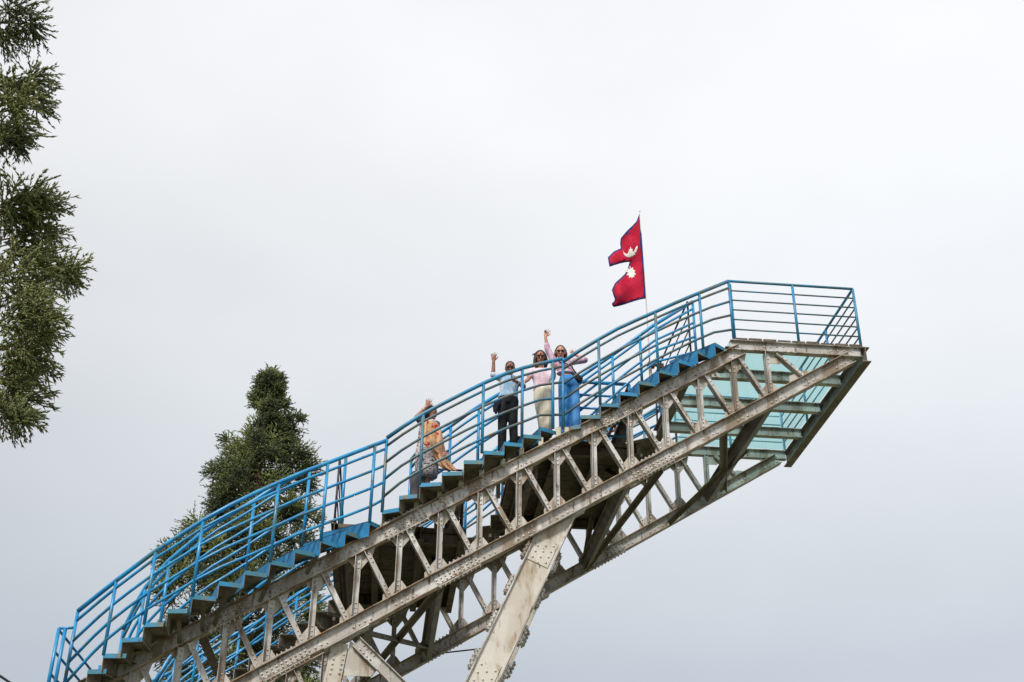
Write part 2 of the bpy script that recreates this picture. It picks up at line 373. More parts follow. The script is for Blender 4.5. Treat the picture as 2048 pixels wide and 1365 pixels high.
mb = MB()                      # end beam across the tip, a little lower and overhanging
channel(mb, (XE+0.04, -0.10, -0.17), (XE+0.04, W+0.10, -0.17), 0.27, 0.10, 0.014, 1, (0, 0, 1)) if False else ibeam(mb, (XE+0.05, -0.02, -0.17), (XE+0.05, W+0.06, -0.17), 0.28, 0.15, 0.014)
part(mb, 'end_beam', MAT['brace'])
mb = MB(); ibeam(mb, (-0.56, 0.75, -0.15), (-0.56, W-0.75, -0.15), 0.24, 0.14, 0.014); part(mb, 'deck_beam', MAT['brace'])
mb = MB(); ibeam(mb, (-0.06, 0.17, -0.17), (-0.06, 0.78, -0.17), 0.2, 0.10, 0.012); part(mb, 'deck_beam', MAT['brace'])
ys = [0.125, 1.095, 2.23, 3.365, W-0.125]
for k in range(4):
    for xa, xb in ((-0.50, 0.42), (0.428, 1.30), (1.308, XE-0.03)):
        ya, yb_ = ys[k]+(0.006 if k else 0), ys[k+1]-0.006
        if xa < 0 and k in (0, 3):
            xa = -0.05
        mb = MB(); mb.box(((xa+xb)/2, (ya+yb_)/2, ZP+BH/2+0.016), ((xb-xa)/2, (yb_-ya)/2, 0.012))
        part(mb, 'glass_panel', MAT['glass'])
mb = MB()                      # dark rubber-like bedding strip on the near edge beam
for q in range(9):
    x = 0.02 + q*0.25; mb.box((x+0.1, 0.05, ZP+BH/2+0.014 + 0.004*(q % 2)), (0.11, 0.055, 0.013 + 0.004*((q*7) % 3)))
part(mb, 'bedding_strip', MAT['dark'])
# ---- railing builder
def railing(pts, heights, posts, mat, top_r=0.033, rail_r=0.022, post_r=0.025, post_h=None, name='handrail', rail_mat=None):
    """pts: base points; top handrail is the part, rails and posts its sub-parts"""
    pts = [V(p) for p in pts]; up = V((0, 0, 1)); sc = post_h if post_h else [1.0]*len(pts)
    mb = MB(); mb.tube([p + up*heights[0]*k for p, k in zip(pts, sc)], top_r); top = part(mb, name, mat)
    for h in heights[1:]:
        m = MB(); m.tube([p + up*h*k for p, k in zip(pts, sc)], rail_r); part(m, 'rail', rail_mat or mat, top)
    for q in posts:
        i = int(q); f = q-i; p = pts[i] if f == 0 else pts[i]*(1-f) + pts[i+1]*f; k = sc[i] if f == 0 else sc[i]*(1-f) + sc[i+1]*f
        m = MB(); m.tube([p - up*0.02, p + up*(heights[0]*k-top_r*.4)], post_r); part(m, 'post', mat, top)
    return top
DH = [H, .958, .767, .575, .383, .19]
d0 = 0.03
railing([(0, d0, 0), (XE/2*1.02, d0, 0), (XE, d0, 0)], DH, [0, 1, 2], MAT['oldblue'], top_r=0.024, rail_r=0.014, rail_mat=MAT['greyrail'])
railing([(XE, d0+.03, 0), (XE, W/3, 0), (XE, 2*W/3, 0), (XE, W-d0, 0)], DH, [1, 2, 3], MAT['oldblue'], top_r=0.024, rail_r=0.014, rail_mat=MAT['greyrail'])
railing([(XE-.04, W-d0, 0), (XE/2, W-d0, 0), (0, W-d0, 0)], DH, [1, 2], MAT['oldblue'], top_r=0.024, rail_r=0.014)
mb = MB(); mb.tube([(0.03, 0.05, -.02), (0.03, 0.05, H-.06)], 0.02); part(mb, 'post', MAT['blue'])
SH = [HS, HS*.885, HS*.655, HS*.425, HS*.185]
railing([(-0.55, 0.80, 0), (-0.55, W/2, 0), (-0.55, W-0.80, 0)], [H, .87, .59, .31], [0, 2], MAT['shaderail'], top_r=0.018, rail_r=0.012, post_r=.018)

# ---- stairs: three scalloped flights that bulge outwards
TP = [((1429.3,685.8),(1456,701)),((1393.9,700.8),(1424,714.8)),((1356.3,719.6),(1390,730)),((1316.5,739.5),(1352.5,748)),((1277.2,762.6),(1314.8,768)),((1239,784),(1277,787.8)),((1200.4,807),(1239.6,808.8)),((1161.2,831.3),(1200.4,831.3)),((1127,856),(1161,850.6)),
((1080.6,854.4),(1113.4,864)),((1045.7,869.4),(1082,872.6)),((1008,884.5),(1045,888)),((967.8,902.2),(1008.6,904.3)),((927.5,921.5),(966.7,921.5)),((883.6,945),(925,944)),((839.6,967.4),(882,965)),((798.6,992.6),(835,989)),((764.3,1022),(798.6,1016)),
((739.3,1042),(767.4,1055)),((691.3,1060.9),(721.7,1072.6)),((642,1078.4),(676,1089)),((590.5,1098.4),(630.3,1107)),((540.5,1121),(581,1128.6)),((490.7,1142),(534.6,1147.4)),((438.5,1163),(483,1168.5)),((385.2,1190),(432,1195)),((336.2,1218.6),(375.5,1218.6)),((288.7,1246.4),(328,1245)),((245.4,1277),(286,1275)),((207.4,1308),(253.5,1308)),((176,1340),(214,1339)),((149,1372),(186,1370)),((122,1404),(160,1402))]
RISE = 0.2
def tread_z(k): return -RISE*k if k <= 9 else -RISE*(k-1)
def heading(k):
    if k <= 9: return 40 - 6.3*(k-1)
    if k <= 18: return 18 - 5.4*(k-10)
    return 50 - 5.8*(k-19)
SW = 0.95
nose, back, inn, inb = {}, {}, {}, {}
for k, (a, b) in enumerate(TP, 1):
    z = tread_z(k); A, B = at_z(*a, z), at_z(*b, z); h = R(heading(k))
    n = V((-math.sin(h), math.cos(h), 0)); hd = V((math.cos(h), math.sin(h), 0))
    nose[k], back[k] = A, B
    inn[k] = A + n*SW
ends = {1: V((0.0, 0.02, 0)), 10: nose[9]*[1, 1, 0] + [0, 0, tread_z(10)], 19: nose[18]*[1, 1, 0] + [0, 0, tread_z(19)]}
inend = {1: V((-0.02, 0.98, 0)), 10: None, 19: None}
for k in nose:
    h = R(heading(k)); hd = V((math.cos(h), math.sin(h), 0)); n = V((-math.sin(h), math.cos(h), 0))
    nxt = inn.get(k-1)
    if k in (1, 10, 19): inb[k] = back[k] + V((-math.sin(h+R(4)), math.cos(h+R(4)), 0))*SW
    else: inb[k] = V((nxt[0], nxt[1], tread_z(k))) + (hd*0.02)
def to_px(p): w = V(p)-EYE; q = np.dot(w, FW); return 1024 + F_PX*np.dot(w, RT)/q, 682.5 - F_PX*np.dot(w, UP)/q
def rail_scale(bases, line):
    """height of the handrail above each tread nose, as a factor of HS, so that it follows the bent pipe in the photo"""
    X, Y = [p[0] for p in line], [p[1] for p in line]; r_ = []
    for b in bases:
        lo, hi = .7, 1.7
        for _ in range(30):
            md = (lo+hi)/2; px, py = to_px(V(b) + V((0, 0, md)))
            if py > np.interp(px, X, Y): lo = md
            else: hi = md
        r_.append(md/HS)
    return r_
RL3 = [(1110, 728), (1127, 724), (1142, 712), (1188, 684), (1240, 655), (1306, 626), (1369, 598), (1402, 585), (1456, 563), (1500, 547)]
IL3 = [(1100, 795), (1130, 775), (1240, 700), (1269, 679), (1305.6, 652), (1342, 630.4), (1388, 602), (1450, 565)]
RL2 = [(740, 900), (780, 872), (830, 837), (875, 813), (924, 788), (971, 765), (1008, 749), (1043.6, 737), (1083.5, 727), (1123, 718.5), (1140, 715)]
RL1 = [(100, 1268), (152, 1225.6), (187.6, 1197), (232, 1161.8), (315, 1099.5), (410, 1038.6), (475, 1003), (541.5, 972.5), (597.4, 948.4), (656, 926), (706, 906.7), (753, 888.6), (777, 880), (800, 872)]
def mirror(p, far): return V((p[0], W-p[1], p[2])) if far else V(p)
def stairs(far):
    mr = lambda p: mirror(p, far)
    for k in nose:
        if k == 32 and far: pass
        z = tread_z(k)
        poly = [mr(nose[k]), mr(back[k]), mr(inb[k]), mr(inn[k])]
        if far: poly = poly[::-1]
        mb = MB(); mb.plate([p - V((0, 0, .012)) for p in poly], (0, 0, 0.012), 1, 0)
        o = part(mb, 'tread', [MAT['treadtop'], MAT['under']])
        # painted edge strip on the outer end
        A, B = mr(nose[k]), mr(back[k]); outw = unit(np.cross(B-A, (0, 0, 1))) * (-1 if far else 1)
        e = MB(); e.bar(A - V((0, 0, .030)) + outw*.004, B - V((0, 0, .030)) + outw*.004, 0.008, 0.062, (0, 0, 1)); part(e, 'edge_strip', MAT['edge'], o)
        # riser below the nose, blue in front, unpainted behind
        zl = tread_z(k+1) - 0.045 if k+1 in nose else z-0.2
        a, b = mr(nose[k]), mr(inn[k]); hd = unit(np.cross(b-a, (0, 0, 1))) * (-1 if far else 1)
        p = [a - V((0, 0, .002)), b - V((0, 0, .002)), V((b[0], b[1], zl)), V((a[0], a[1], zl))]
        r_ = MB(); r_.plate(p, hd*0.008 if True else 0, 0, 1)
        part(r_, 'riser', [MAT['riser'], MAT['under']], o)
    rb = MAT['blue']; ro = MAT['oldblue']
    up = lambda k, dz=0.0: mr(nose[k])
    # outer rails
    b3 = [nose[k] for k in range(9, 0, -1)] + [V((-0.01, 0.03, -.04))]
    railing([mr(p) for p in b3], SH, [2, 5, 7.35], ro, post_h=rail_scale(b3, RL3), rail_mat=MAT['greyrail'])
    b2 = [nose[k] for k in range(18, 9, -1)] + [nose[9]]
    railing([mr(p) for p in b2], SH, [0, 2, 4.9, 6.95, 8.55, 9], ro, post_h=rail_scale(b2, RL2), rail_mat=MAT['greyrail'])
    b1 = [nose[k] for k in range(33, 18, -1)] + [nose[18] + V((-.02, 0, -.06))]
    railing([mr(p) for p in b1], SH, [0, 3, 5, 7, 10, 12, 14], rb, post_h=rail_scale(b1, RL1))
    # inner rails
    g3 = [inn[k] for k in range(9, 1, -1)] + [V((-0.46, 0.78, -0.1))]
    railing([mr(p) for p in g3], SH, [1, 4, 6, 8], rb, post_h=rail_scale(g3, IL3))
    g2 = [mr(inn[k]) for k in range(18, 9, -1)]
    railing(g2, SH, [0, 3, 5, 8], rb)
    g1 = [mr(inn[k]) for k in range(33, 19, -1)]
    railing(g1, SH, [0, 3, 5, 7, 10, 13], rb)
stairs(False); stairs(True)
# ---- props between the chord and the treads
def props(dy, sgn):
    Y = lambda y: W-y if sgn < 0 else y
    for k in range(9, 18):
        b = back[k]; x = b[0]+0.0; z1 = tread_z(k)-0.014
        if k == 9: x = nose[9][0]+0.05
        ym = max(0.06, min(back[k][1], nose[k][1])+0.05)
        m = MB(); m.bar((x, Y(0.05), zt(x)+hc-0.02), (x, Y(0.05), z1), 0.075, 0.05, (0, 1, 0)); part(m, 'prop', MAT['cream'])
        m = MB(); m.bar((x-0.02, Y(0.55), zt(x)+hc-0.35), (x-0.02, Y(0.55), z1), 0.06, 0.05, (0, 1, 0)); part(m, 'prop', MAT['under'])
    for k, dx, lo in ((27, .02, 0.10), (26, .05, 0.1), (25, .30, .1), (23, .30, 0.1), (21, .30, 0.0)):
        c = (nose[k]+back[k])/2; h = R(heading(k)); n = V((-math.sin(h), math.cos(h), 0)); t_ = c + n*0.16
        xb = t_[0]-dx*.7
        m = MB(); m.bar((xb, Y(0.055), zb(xb)*0 + zt(xb)-hc*lo*5), (t_[0], Y(t_[1]), tread_z(k)-0.014), 0.06, 0.012, (0, 1, 0)); part(m, 'bracket', MAT['brace'])
    for k in range(19, 32):
        x = back[k][0]
        m = MB(); m.bar((x, Y(0.13), zt(x)+hc-0.02), (x, Y(0.13), tread_z(k)-0.014), 0.045, 0.045, (0, 1, 0)); part(m, 'prop', MAT['under'])
    # cross bearers under the stair
    for k in range(3, 31, 3):
        x = nose[k][0]+0.1; z = zt(x)+hc+0.03
        m = MB(); m.bar((x, Y(0.02), z), (x, Y(1.0), z), 0.05, 0.06, (0, 0, 1)); part(m, 'bearer', MAT['dark'])
props(0, 1); props(0, -1)
# ---- landings between the two stairs
def landing(xa, xb, z, ya=0.55, yb=W-0.55):
    mb = MB(); mb.box(((xa+xb)/2, (ya+yb)/2, z-0.03), ((xb-xa)/2, (yb-ya)/2, 0.03)); o = part(mb, 'landing_deck', MAT['dark'])
    for x in (xa+.05, (xa*2+xb)/3, (xa+2*xb)/3, xb-.05):
        m = MB(); ibeam(m, (x, ya-.2, z-0.17), (x, yb+.2, z-0.17), 0.215, 0.11, 0.012); part(m, 'joist', MAT['dark'], o)
    for y in (ya+.04, yb-.04):
        m = MB(); ibeam(m, (xa+.06, y, z-0.165), (xb-.06, y, z-0.165), 0.19, 0.10, 0.012); part(m, 'joist', MAT['dark'], o)
    ny = 9
    for q in range(ny):
        y0 = ya + (yb-ya)*q/ny
        m = MB(); m.box(((xa+xb)/2, y0+(yb-ya)/ny/2, z-0.072), ((xb-xa)/2-.02, (yb-ya)/ny/2-.008, 0.010)); part(m, 'deck_plank', MAT['dark'], o)
    return o
landing(-3.62, -1.62, -1.8); landing(-6.48, -4.42, -3.42)
railing([(-2.62, .82, -1.8), (-1.66, .82, -1.8)], [HS, HS*.8, HS*.6, HS*.4, HS*.2], [1], MAT['blue'])
railing([(-1.66, .86, -1.8), (-1.66, W/2, -1.8), (-1.66, W-.86, -1.8)], [HS, HS*.8, HS*.6, HS*.4, HS*.2], [0, 1, 2], MAT['rusty'], rail_r=.014)
railing([(-2.62, W-.82, -1.8), (-1.66, W-.82, -1.8)], [HS, HS*.8, HS*.6, HS*.4, HS*.2], [1], MAT['blue'])
railing([(-4.95, .82, -3.42), (-4.46, .82, -3.42)], [HS*.9, HS*.6, HS*.3], [1], MAT['rusty'], top_r=.018, rail_r=.014)
railing([(-4.46, .86, -3.42), (-4.46, W/2, -3.42), (-4.46, W-.86, -3.42)], [HS*.9, HS*.6, HS*.3], [0, 1, 2], MAT['rusty'], top_r=.018, rail_r=.014)
railing([(-6.46, .84, -3.42), (-6.46, W/2, -3.42), (-6.46, W-.84, -3.42)], [HS, HS*.75, HS*.5, HS*.25], [0, 2], MAT['shaderail'], top_r=.016, rail_r=.011, post_r=.018)
mb = MB(); mb.tube([(-6.36, .80, -3.42), (-6.36, .80, -3.42+HS)], .026); part(mb, 'post', MAT['blue'])
# ---- low end: gate posts and rail across
zl = -6.6
mb = MB(); mb.box((-10.75, W/2, zl-.03), (0.75, W/2, 0.03)); part(mb, 'landing_deck', MAT['dark'])
p1, p2, p3 = at_z(118, 1257, zl+1.12), at_z(131, 1257, zl+1.12), at_z(146, 1256, zl+1.12)
for p in (p1, p2):
    m = MB(); m.tube([(p[0], p[1], zl-.02), p], 0.026); part(m, 'post', MAT['blue'])
m = MB(); m.tube([p1, p2, p3], 0.02); part(m, 'rail', MAT['blue'])
for q, hh in enumerate((1.10, .80, .50, .2)):
    m = MB(); m.tube([(p1[0], p1[1], zl+hh), (p1[0]+.02, W-p1[1], zl+hh)], 0.018); part(m, 'rail', MAT['blue'])
pe = (-9.62, 0.66, -6.2)
m = MB(); m.tube([pe, (pe[0], pe[1], -5.7)], 0.02); part(m, 'post', MAT['blue'])
m = MB(); m.bar((-9.62, .1, zt(-9.62)), (-9.62, .1, -6.02), .12, .06, (0, 1, 0)); part(m, 'prop', MAT['cream'])
# ---- cross beams and lateral bracing between the trusses
for x, h, bw in ((0.47, .22, .15), (-1.95, .20, .11), (-4.83, .22, .11), (-5.86, .20, .10), (-7.7, .2, .1), (-9.3, .2, .1)):
    mb = MB(); ibeam(mb, (x, 0.175, zb(x)-.01), (x, W-0.175, zb(x)-.01), h, bw, .014, NUP); part(mb, 'cross_beam', MAT['brace'])
for x in (-1.75, -3.4, -4.6, -6.2, -8.2, -9.6):
    mb = MB(); ibeam(mb, (x, 0.175, zt(x)+.0), (x, W-0.175, zt(x)+.0), .2, .12, .012, NUP); part(mb, 'cross_beam', MAT['dark'])
for (xa, xb) in ((-.30, .80), (0.60, -.35), (-6.0, -4.62), (-4.8, -6.25), (-1.35, -1.98), (-9.2, -7.8), (-7.8, -9.2)):
    ya, yb = 0.13, W-0.13
    if xa == -1.35: ya = 0.3
    if xa == .60: ya = 1.9
    yb -= .12
    a = V((xa, ya, zb(xa)-.06)); b = V((xb, yb, zb(xb)-.06)); dz = 0.012 if xa > xb else 0.0
    mb = MB(); mb.bar(a - V((0, 0, dz)), b - V((0, 0, dz)), .11, .010, NUP); s = unit(np.cross(b-a, NUP))
    mb.bar(a + s*.05 - NUP*.04 - V((0, 0, dz)), b + s*.05 - NUP*.04 - V((0, 0, dz)), .010, .075, NUP)
    part(mb, 'lateral_brace', MAT['brace'])
# sway frames below the landings
for x in (-1.95, -4.83):
    for (ya, za, yb, zb_) in ((.2, zb(x)+.05, W/2-.1, zt(x)-.1), (W-.2, zb(x)+.05, W/2+.1, zt(x)-.1)):
        mb = MB(); mb.bar((x, ya, za), (x, yb, zb_), .012, .10, (1, 0, 0)); mb.bar((x+.03, ya, za), (x+.03, yb, zb_), .06, .012, (1, 0, 0)); part(mb, 'sway_brace', MAT['dark'])
# ---- support legs
def leg(y0, face):
    """face -1: plate looks to -y"""
    top = V((-3.05, y0, -3.45)); d = unit((-0.99, 0, -2.22)); ln = (top[2]-GROUND)/(-d[2]); bot = top + d*ln
    s = unit(np.cross((0, 1, 0), d)); 
    if s[0] < 0: s = -s
    wd, dp = .44, .40
    mb = MB()
    def cut(e):      # where an edge of the leg meets the underside of the chord
        p = top + s*e; t_ = (zb(p[0])-hc-.03 - p[2])/(d[2]-SL*d[0]); return p + d*t_
    for yo in (.012, dp+.02):
        poly = [cut(-wd/2), cut(wd/2), bot+s*wd/2, bot-s*wd/2]
        mb.plate([q + V((0, -face*yo, 0)) for q in (poly if face < 0 else poly[::-1])], (0, -face*.016, 0))
    for e in (-1, 1):
        o_ = V((0, -face*(dp/2+.024), 0)); mb.bar(cut(e*(wd/2-.06))+o_, bot+s*e*(wd/2-.06)+o_, .014, dp-.02, (0, 1, 0))
    o = part(mb, 'support_leg', MAT['leg'])
    for e in (-1, 1):        # edge angles and the clips bolted on them
        m = MB(); a_ = s*e*(wd/2-.012); m.bar(cut(e*(wd/2-.012))+d*.05, bot+a_, .02, .05, (0, 1, 0)); part(m, 'edge_angle', MAT['steel'], o)
        for q in range(9):
            c = top + d*(.55+q*.62) + s*e*(wd/2+.03) + V((0, -face*(.12), 0))
            m = MB(); m.box(c, (.15, .09, .018), [d, (0, 1, 0), s]); part(m, 'clip_plate', MAT['steel'], o)
            m = MB()
            bolt_grid(m, c + s*e*.018, d, (0, 1, 0), 4, 3, .075, .06, s*e, .014, .028)
            bolt_grid(m, c - V((0, -face*.09, 0)), d, s, 4, 1, .075, .06, (0, face, 0), .012, .025)
            b = part(m, 'bolts', MAT['bolt'], o); b['kind'] = 'stuff'
    # spliced cover plates on the face
    fy = V((0, face*(.02+.008)-face*.04+face*.012, 0))
    for c0, ln_, nu, nv in ((.30, .42, 4, 3), (2.35, 1.1, 8, 3)):
        c = top + d*c0 + V((0, face*-.012, 0)) + d*ln_/2
        m = MB(); m.box(c + V((0, face*.008, 0)), (ln_/2, .005, .165), [d, (0, 1, 0), s]); part(m, 'cover_plate', MAT['leg'], o)
        m = MB(); bolt_grid(m, c + V((0, face*.013, 0)), d, s, nu, nv, ln_/nu*.92, .11, (0, face, 0), .018, .016, stag=.5); b = part(m, 'bolts', MAT['bolt'], o); b['kind'] = 'stuff'
    # head: bearing plate under the chord
    xh = -2.95; c = V((xh, y0 + (0.06 if face < 0 else -0.06), zb(xh)-hc-.012))
    m = MB(); m.bar(c - DIR*.62, c + DIR*.42, .34, .02, NUP); part(m, 'bearing_plate', MAT['steel'], o)
    return o
leg(0.0, -1); leg(W, 1)
def post_leg(y0, face):
    top = V((-6.19, y0, zb(-6.19)-hc-.03)); bot = V((-7.0, y0, GROUND)); m = MB()
    yy = V((0, -face*.05, 0))
    m.bar(top+yy, bot+yy, .24, .014, (0, 1, 0)); m.bar(top+yy+V((0, -face*.22, 0)), bot+yy+V((0, -face*.22, 0)), .24, .014, (0, 1, 0)); m.bar(top+yy+V((0, -face*.11, 0)), bot+yy+V((0, -face*.11, 0)), .014, .206, (0, 1, 0))
    o = part(m, 'support_leg', MAT['leg'])
    m = MB(); bolt_grid(m, top + yy + V((-.02, face*.008, -.30)), (.15, 0, 1), (1, 0, 0), 5, 2, .07, .13, (0, face, 0)); b = part(m, 'bolts', MAT['bolt'], o); b['kind'] = 'stuff'
    x = -6.05; c = V((x, y0-face*.05, zb(x)-hc-.012)); m = MB(); m.bar(c-DIR*.42, c+DIR*.30, .26, .018, NUP); part(m, 'bearing_plate', MAT['steel'], o)
    # gusset and raking strut towards the big leg
    m = MB(); m.plate([(-6.05, y0-face*.04, -5.35), (-5.62, y0-face*.04, -5.72), (-5.72, y0-face*.04, -5.86), (-6.10, y0-face*.04, -5.86)], (0, .010, 0)); part(m, 'gusset_plate', MAT['plate'], o)
    a, b_ = V((-5.96, y0-face*.028, -5.38)), V((-4.52, y0-face*.028, -6.66)); m = MB(); m.bar(a, b_, .17, .012, (0, 1, 0)); dd = unit(b_-a); sd = unit(np.cross(dd, (0, 1, 0)))
    for e in (-1, 1): m.bar(a+sd*e*.08+V((0, face*.03, 0)), b_+sd*e*.08+V((0, face*.03, 0)), .010, .06, (0, 1, 0))
    st = part(m, 'raking_strut', MAT['steel'])
    m = MB(); bolt_grid(m, a+dd*.22+V((0, face*.006, 0)), dd, sd, 4, 2, .07, .08, (0, face, 0)); bb = part(m, 'bolts', MAT['bolt'], st); bb['kind'] = 'stuff'
post_leg(0.05, -1); post_leg(W-.05, 1)
# tie rod with turnbuckle behind the far truss
a, b = at_y(880, 1307, W+.1), at_y(1050, 1288, W+.1)
m = MB(); m.tube([a, b], .014, 6); o = part(m, 'tie_rod', MAT['rusty'])
c = a + (b-a)*.72; m = MB(); m.tube([c-unit(b-a)*.06, c-unit(b-a)*.03, c+unit(b-a)*.03, c+unit(b-a)*.06], [.014, .035, .035, .014], 8); part(m, 'turnbuckle', MAT['rusty'], o)

# ------------------------------------------------------------------ flag on its pole
FY = 0.90
pole_pts = [at_y(px, py, FY) for px, py in ((1303, 790), (1298, 700), (1292, 600), (1279.5, 424))]
pb = V((pole_pts[0][0], FY, tread_z(4)))
flagpole = empty('flag_pole', tuple(pb))
tag(flagpole, 'thin pale flag pole in a pipe socket beside the top stair flight', 'flag pole')
def fpart(mb, name, mats, thing):
    o = mb.build(name, mats); at_base(o, thing); return o
m = MB(); m.tube([pb] + [p for p in pole_pts[1:]], [.013, .013, .012, .010], 8); fpart(m, 'shaft', MAT['pole'], flagpole)
m = MB(); m.tube([pb, pb + V((0, 0, .62))], .028, 8); fpart(m, 'socket_pipe', MAT['steel'], flagpole)
m = MB(); m.ellipsoid(pole_pts[3] + V((0, 0, .012)), (.016, .016, .02)); fpart(m, 'finial', MAT['pole'], flagpole)
m = MB(); m.box(pb + V((.02, .01, .68)), (.06, .05, .045)); m.tube([pb + V((.02, 0, .70)), pb + V((.16, -.02, .66))], .03, 8); m.box(pb + V((.19, -.02, .65)), (.04, .05, .04)); fpart(m, 'clamp', MAT['rusty'], flagpole)
def fz(u, v): return 1180 + u/4.266, 400 + v/4.266
def ripple(px, py):
    u = (1290-px)/70.0; v = (py-427)/190.0
    return FY - 0.012 + u*0.15*math.sin(u*7.5 + v*6.5 + .4) + u*0.06*math.sin(v*17 - u*5) - 0.05*u
def flag_mesh(name, poly, mats, thick, off, step=4.0, parent=None):
    """polygon in photo pixels laid on the waving cloth"""
    xs_ = [p[0] for p in poly]; ys_ = [p[1] for p in poly]
    pts = [Vector(p) for p in poly]; n = len(pts)
    def inside(x, y):
        c = False
        for i in range(n):
            (x1, y1), (x2, y2) = poly[i], poly[i-1]
            if (y1 > y) != (y2 > y) and x < (x2-x1)*(y-y1)/(y2-y1)+x1: c = not c
        return c
    gx_ = np.arange(min(xs_), max(xs_), step); gy_ = np.arange(min(ys_), max(ys_), step)
    for x in gx_:
        for y in gy_:
            if inside(x, y): pts.append(Vector((x + .3*step*random.uniform(-1, 1), y + .3*step*random.uniform(-1, 1))))
    vs_, es_, fs_, *_ = delaunay_2d_cdt(pts, [(i, (i+1) % n) for i in range(n)], [], 1, 1e-4)
    v3 = [at_y(p[0], p[1], ripple(p[0], p[1]) + off) for p in vs_]
    mb = MB(); mb.add(v3, [tuple(f) for f in fs_], 0, True)
    me = mb.mesh(name, mats); o = link(name, me)
    sm_ = o.modifiers.new('solid', 'SOLIDIFY'); sm_.thickness = thick; sm_.offset = 0
    return o
OUT = [(425,110),(396,185),(362,222),(325,255),(290,295),(262,330),(257,375),(262,415),(232,428),(205,440),(178,466),(152,492),(158,530),(166,572),(215,556),(260,543),(300,534),(338,530),(330,560),(318,600),(298,632),(275,655),(245,682),(215,710),(200,740),(187,770),(200,815),(213,850),(206,868),(188,882),(190,902),(205,916),(250,906),(300,892),(370,868),(420,853),(476,842),(470,740),(460,600),(449,440),(440,300),(431,170)]
cx_, cy_ = 370, 500
def shrink(poly, d):
    """inset polygon by d"""
    n = len(poly); A_ = sum(poly[i][0]*poly[(i+1) % n][1]-poly[(i+1) % n][0]*poly[i][1] for i in range(n)); sg = 1 if A_ > 0 else -1; r_ = []
    for i in range(n):
        p0, p1, p2 = V(poly[i-1]), V(poly[i]), V(poly[(i+1) % n])
        e1, e2 = unit(p1-p0), unit(p2-p1); nn = V((-e1[1]-e2[1], e1[0]+e2[0])); ln = np.linalg.norm(nn)
        r_.append(tuple(p1 + sg*nn/max(ln, .6)*d/max(.6, ln/2)))
    return r_
def cloth(name, col, rough=.75, layers=(), bump=.3, bscale=25):
    return weathered(name, col, list(layers), rough=rough, bump=bump, bscale=bscale, spec=.2)
m_red = cloth('crimson_cloth', (0.44, 0.005, 0.032), layers=[((0.52, 0.010, 0.045), 6, .45, .6, None)], bump=.5, bscale=14)
m_navy = cloth('navy_border_cloth', (0.030, 0.030, 0.16)); m_white = cloth('white_emblem_cloth', (0.78, 0.76, 0.74))
flag = empty('flag', tuple(pole_pts[2]))
tag(flag, 'crimson double pennant flag with navy border and white moon and sun, flying from the pole', 'flag')
o = flag_mesh('border', [fz(*p) for p in OUT], [m_navy], .004, 0); at_base(o, flag)
o = flag_mesh('field', [fz(*p) for p in shrink(OUT, 13)], [m_red], .008, 0); at_base(o, flag)
MOON = [(281,436),(296,456),(314,464),(328,458),(326,446),(334,440),(333,424),(343,426),(347,400),(354,424),(364,420),(362,438),(371,444),(380,432),(388,410),(403,392),(405,414),(398,442),(381,470),(358,488),(335,495),(310,489),(291,470)]
STAR = []
for q in range(20):
    a_ = 2*math.pi*q/20 + .25; r_ = (1.0 if q % 2 == 0 else .60)*(1 + .10*math.sin(q*2.7)); STAR.append((350 + 46*r_*math.cos(a_) + 6*math.sin(a_), 623 + 58*r_*math.sin(a_)))
for nm, pl in (('moon_emblem', MOON), ('sun_emblem', STAR)):
    o = flag_mesh(nm, [fz(*p) for p in pl], [m_white], .014, 0, step=2.5); at_base(o, flag)

# ------------------------------------------------------------------ conifers
def leaf_mat(name, dark, light):
    m, t, b = new_mat(name)
    at = N(t, 'ShaderNodeAttribute', attribute_name='tint')
    c = mixc(t, at.outputs['Fac'], dark, light); t.links.new(c, b.inputs['Base Color'])
    b.inputs['Roughness'].default_value = .55; b.inputs['Specular IOR Level'].default_value = .3
    return m
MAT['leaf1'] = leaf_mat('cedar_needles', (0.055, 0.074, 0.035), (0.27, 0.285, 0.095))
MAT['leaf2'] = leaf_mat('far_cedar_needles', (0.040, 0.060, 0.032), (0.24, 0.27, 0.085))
def rand_unit(n):
    v = rng.normal(size=(n, 3)); return v/np.linalg.norm(v, axis=1, keepdims=True)
def spindles(name, A, B, r, tint, mat):
    """thin tapered three-sided shoots from A to B as one foliage mesh"""
    n = len(A); d = B-A; ln = np.linalg.norm(d, axis=1, keepdims=True); d = d/np.maximum(ln, 1e-6)
    ref = rand_unit(n); s = np.cross(d, ref); s /= np.maximum(np.linalg.norm(s, axis=1, keepdims=True), 1e-6); u = np.cross(d, s)
    mid = A + (B-A)*.38; vs_ = np.empty((n, 5, 3)); vs_[:, 0] = A; vs_[:, 4] = B
    for j in range(3):
        a = 2*math.pi*j/3; vs_[:, 1+j] = mid + r[:, None]*(math.cos(a)*s + math.sin(a)*u)
    base = (np.arange(n)*5)[:, None]
    tri = np.array([[0, 2, 1], [0, 3, 2], [0, 1, 3], [1, 2, 4], [2, 3, 4], [3, 1, 4]])
    f = (base[:, None, :] + tri[None, :, :]).reshape(-1, 3)
    me = bpy.data.meshes.new(name); me.vertices.add(n*5); me.vertices.foreach_set('co', vs_.reshape(-1))
    me.loops.add(len(f)*3); me.loops.foreach_set('vertex_index', f.reshape(-1).astype(np.int32))
    me.polygons.add(len(f)); me.polygons.foreach_set('loop_start', np.arange(0, len(f)*3, 3, dtype=np.int32))
    me.update(calc_edges=True)
    at = me.attributes.new('tint', 'FLOAT', 'POINT'); at.data.foreach_set('value', np.repeat(tint, 5).astype(np.float32))
    me.materials.append(mat); return me
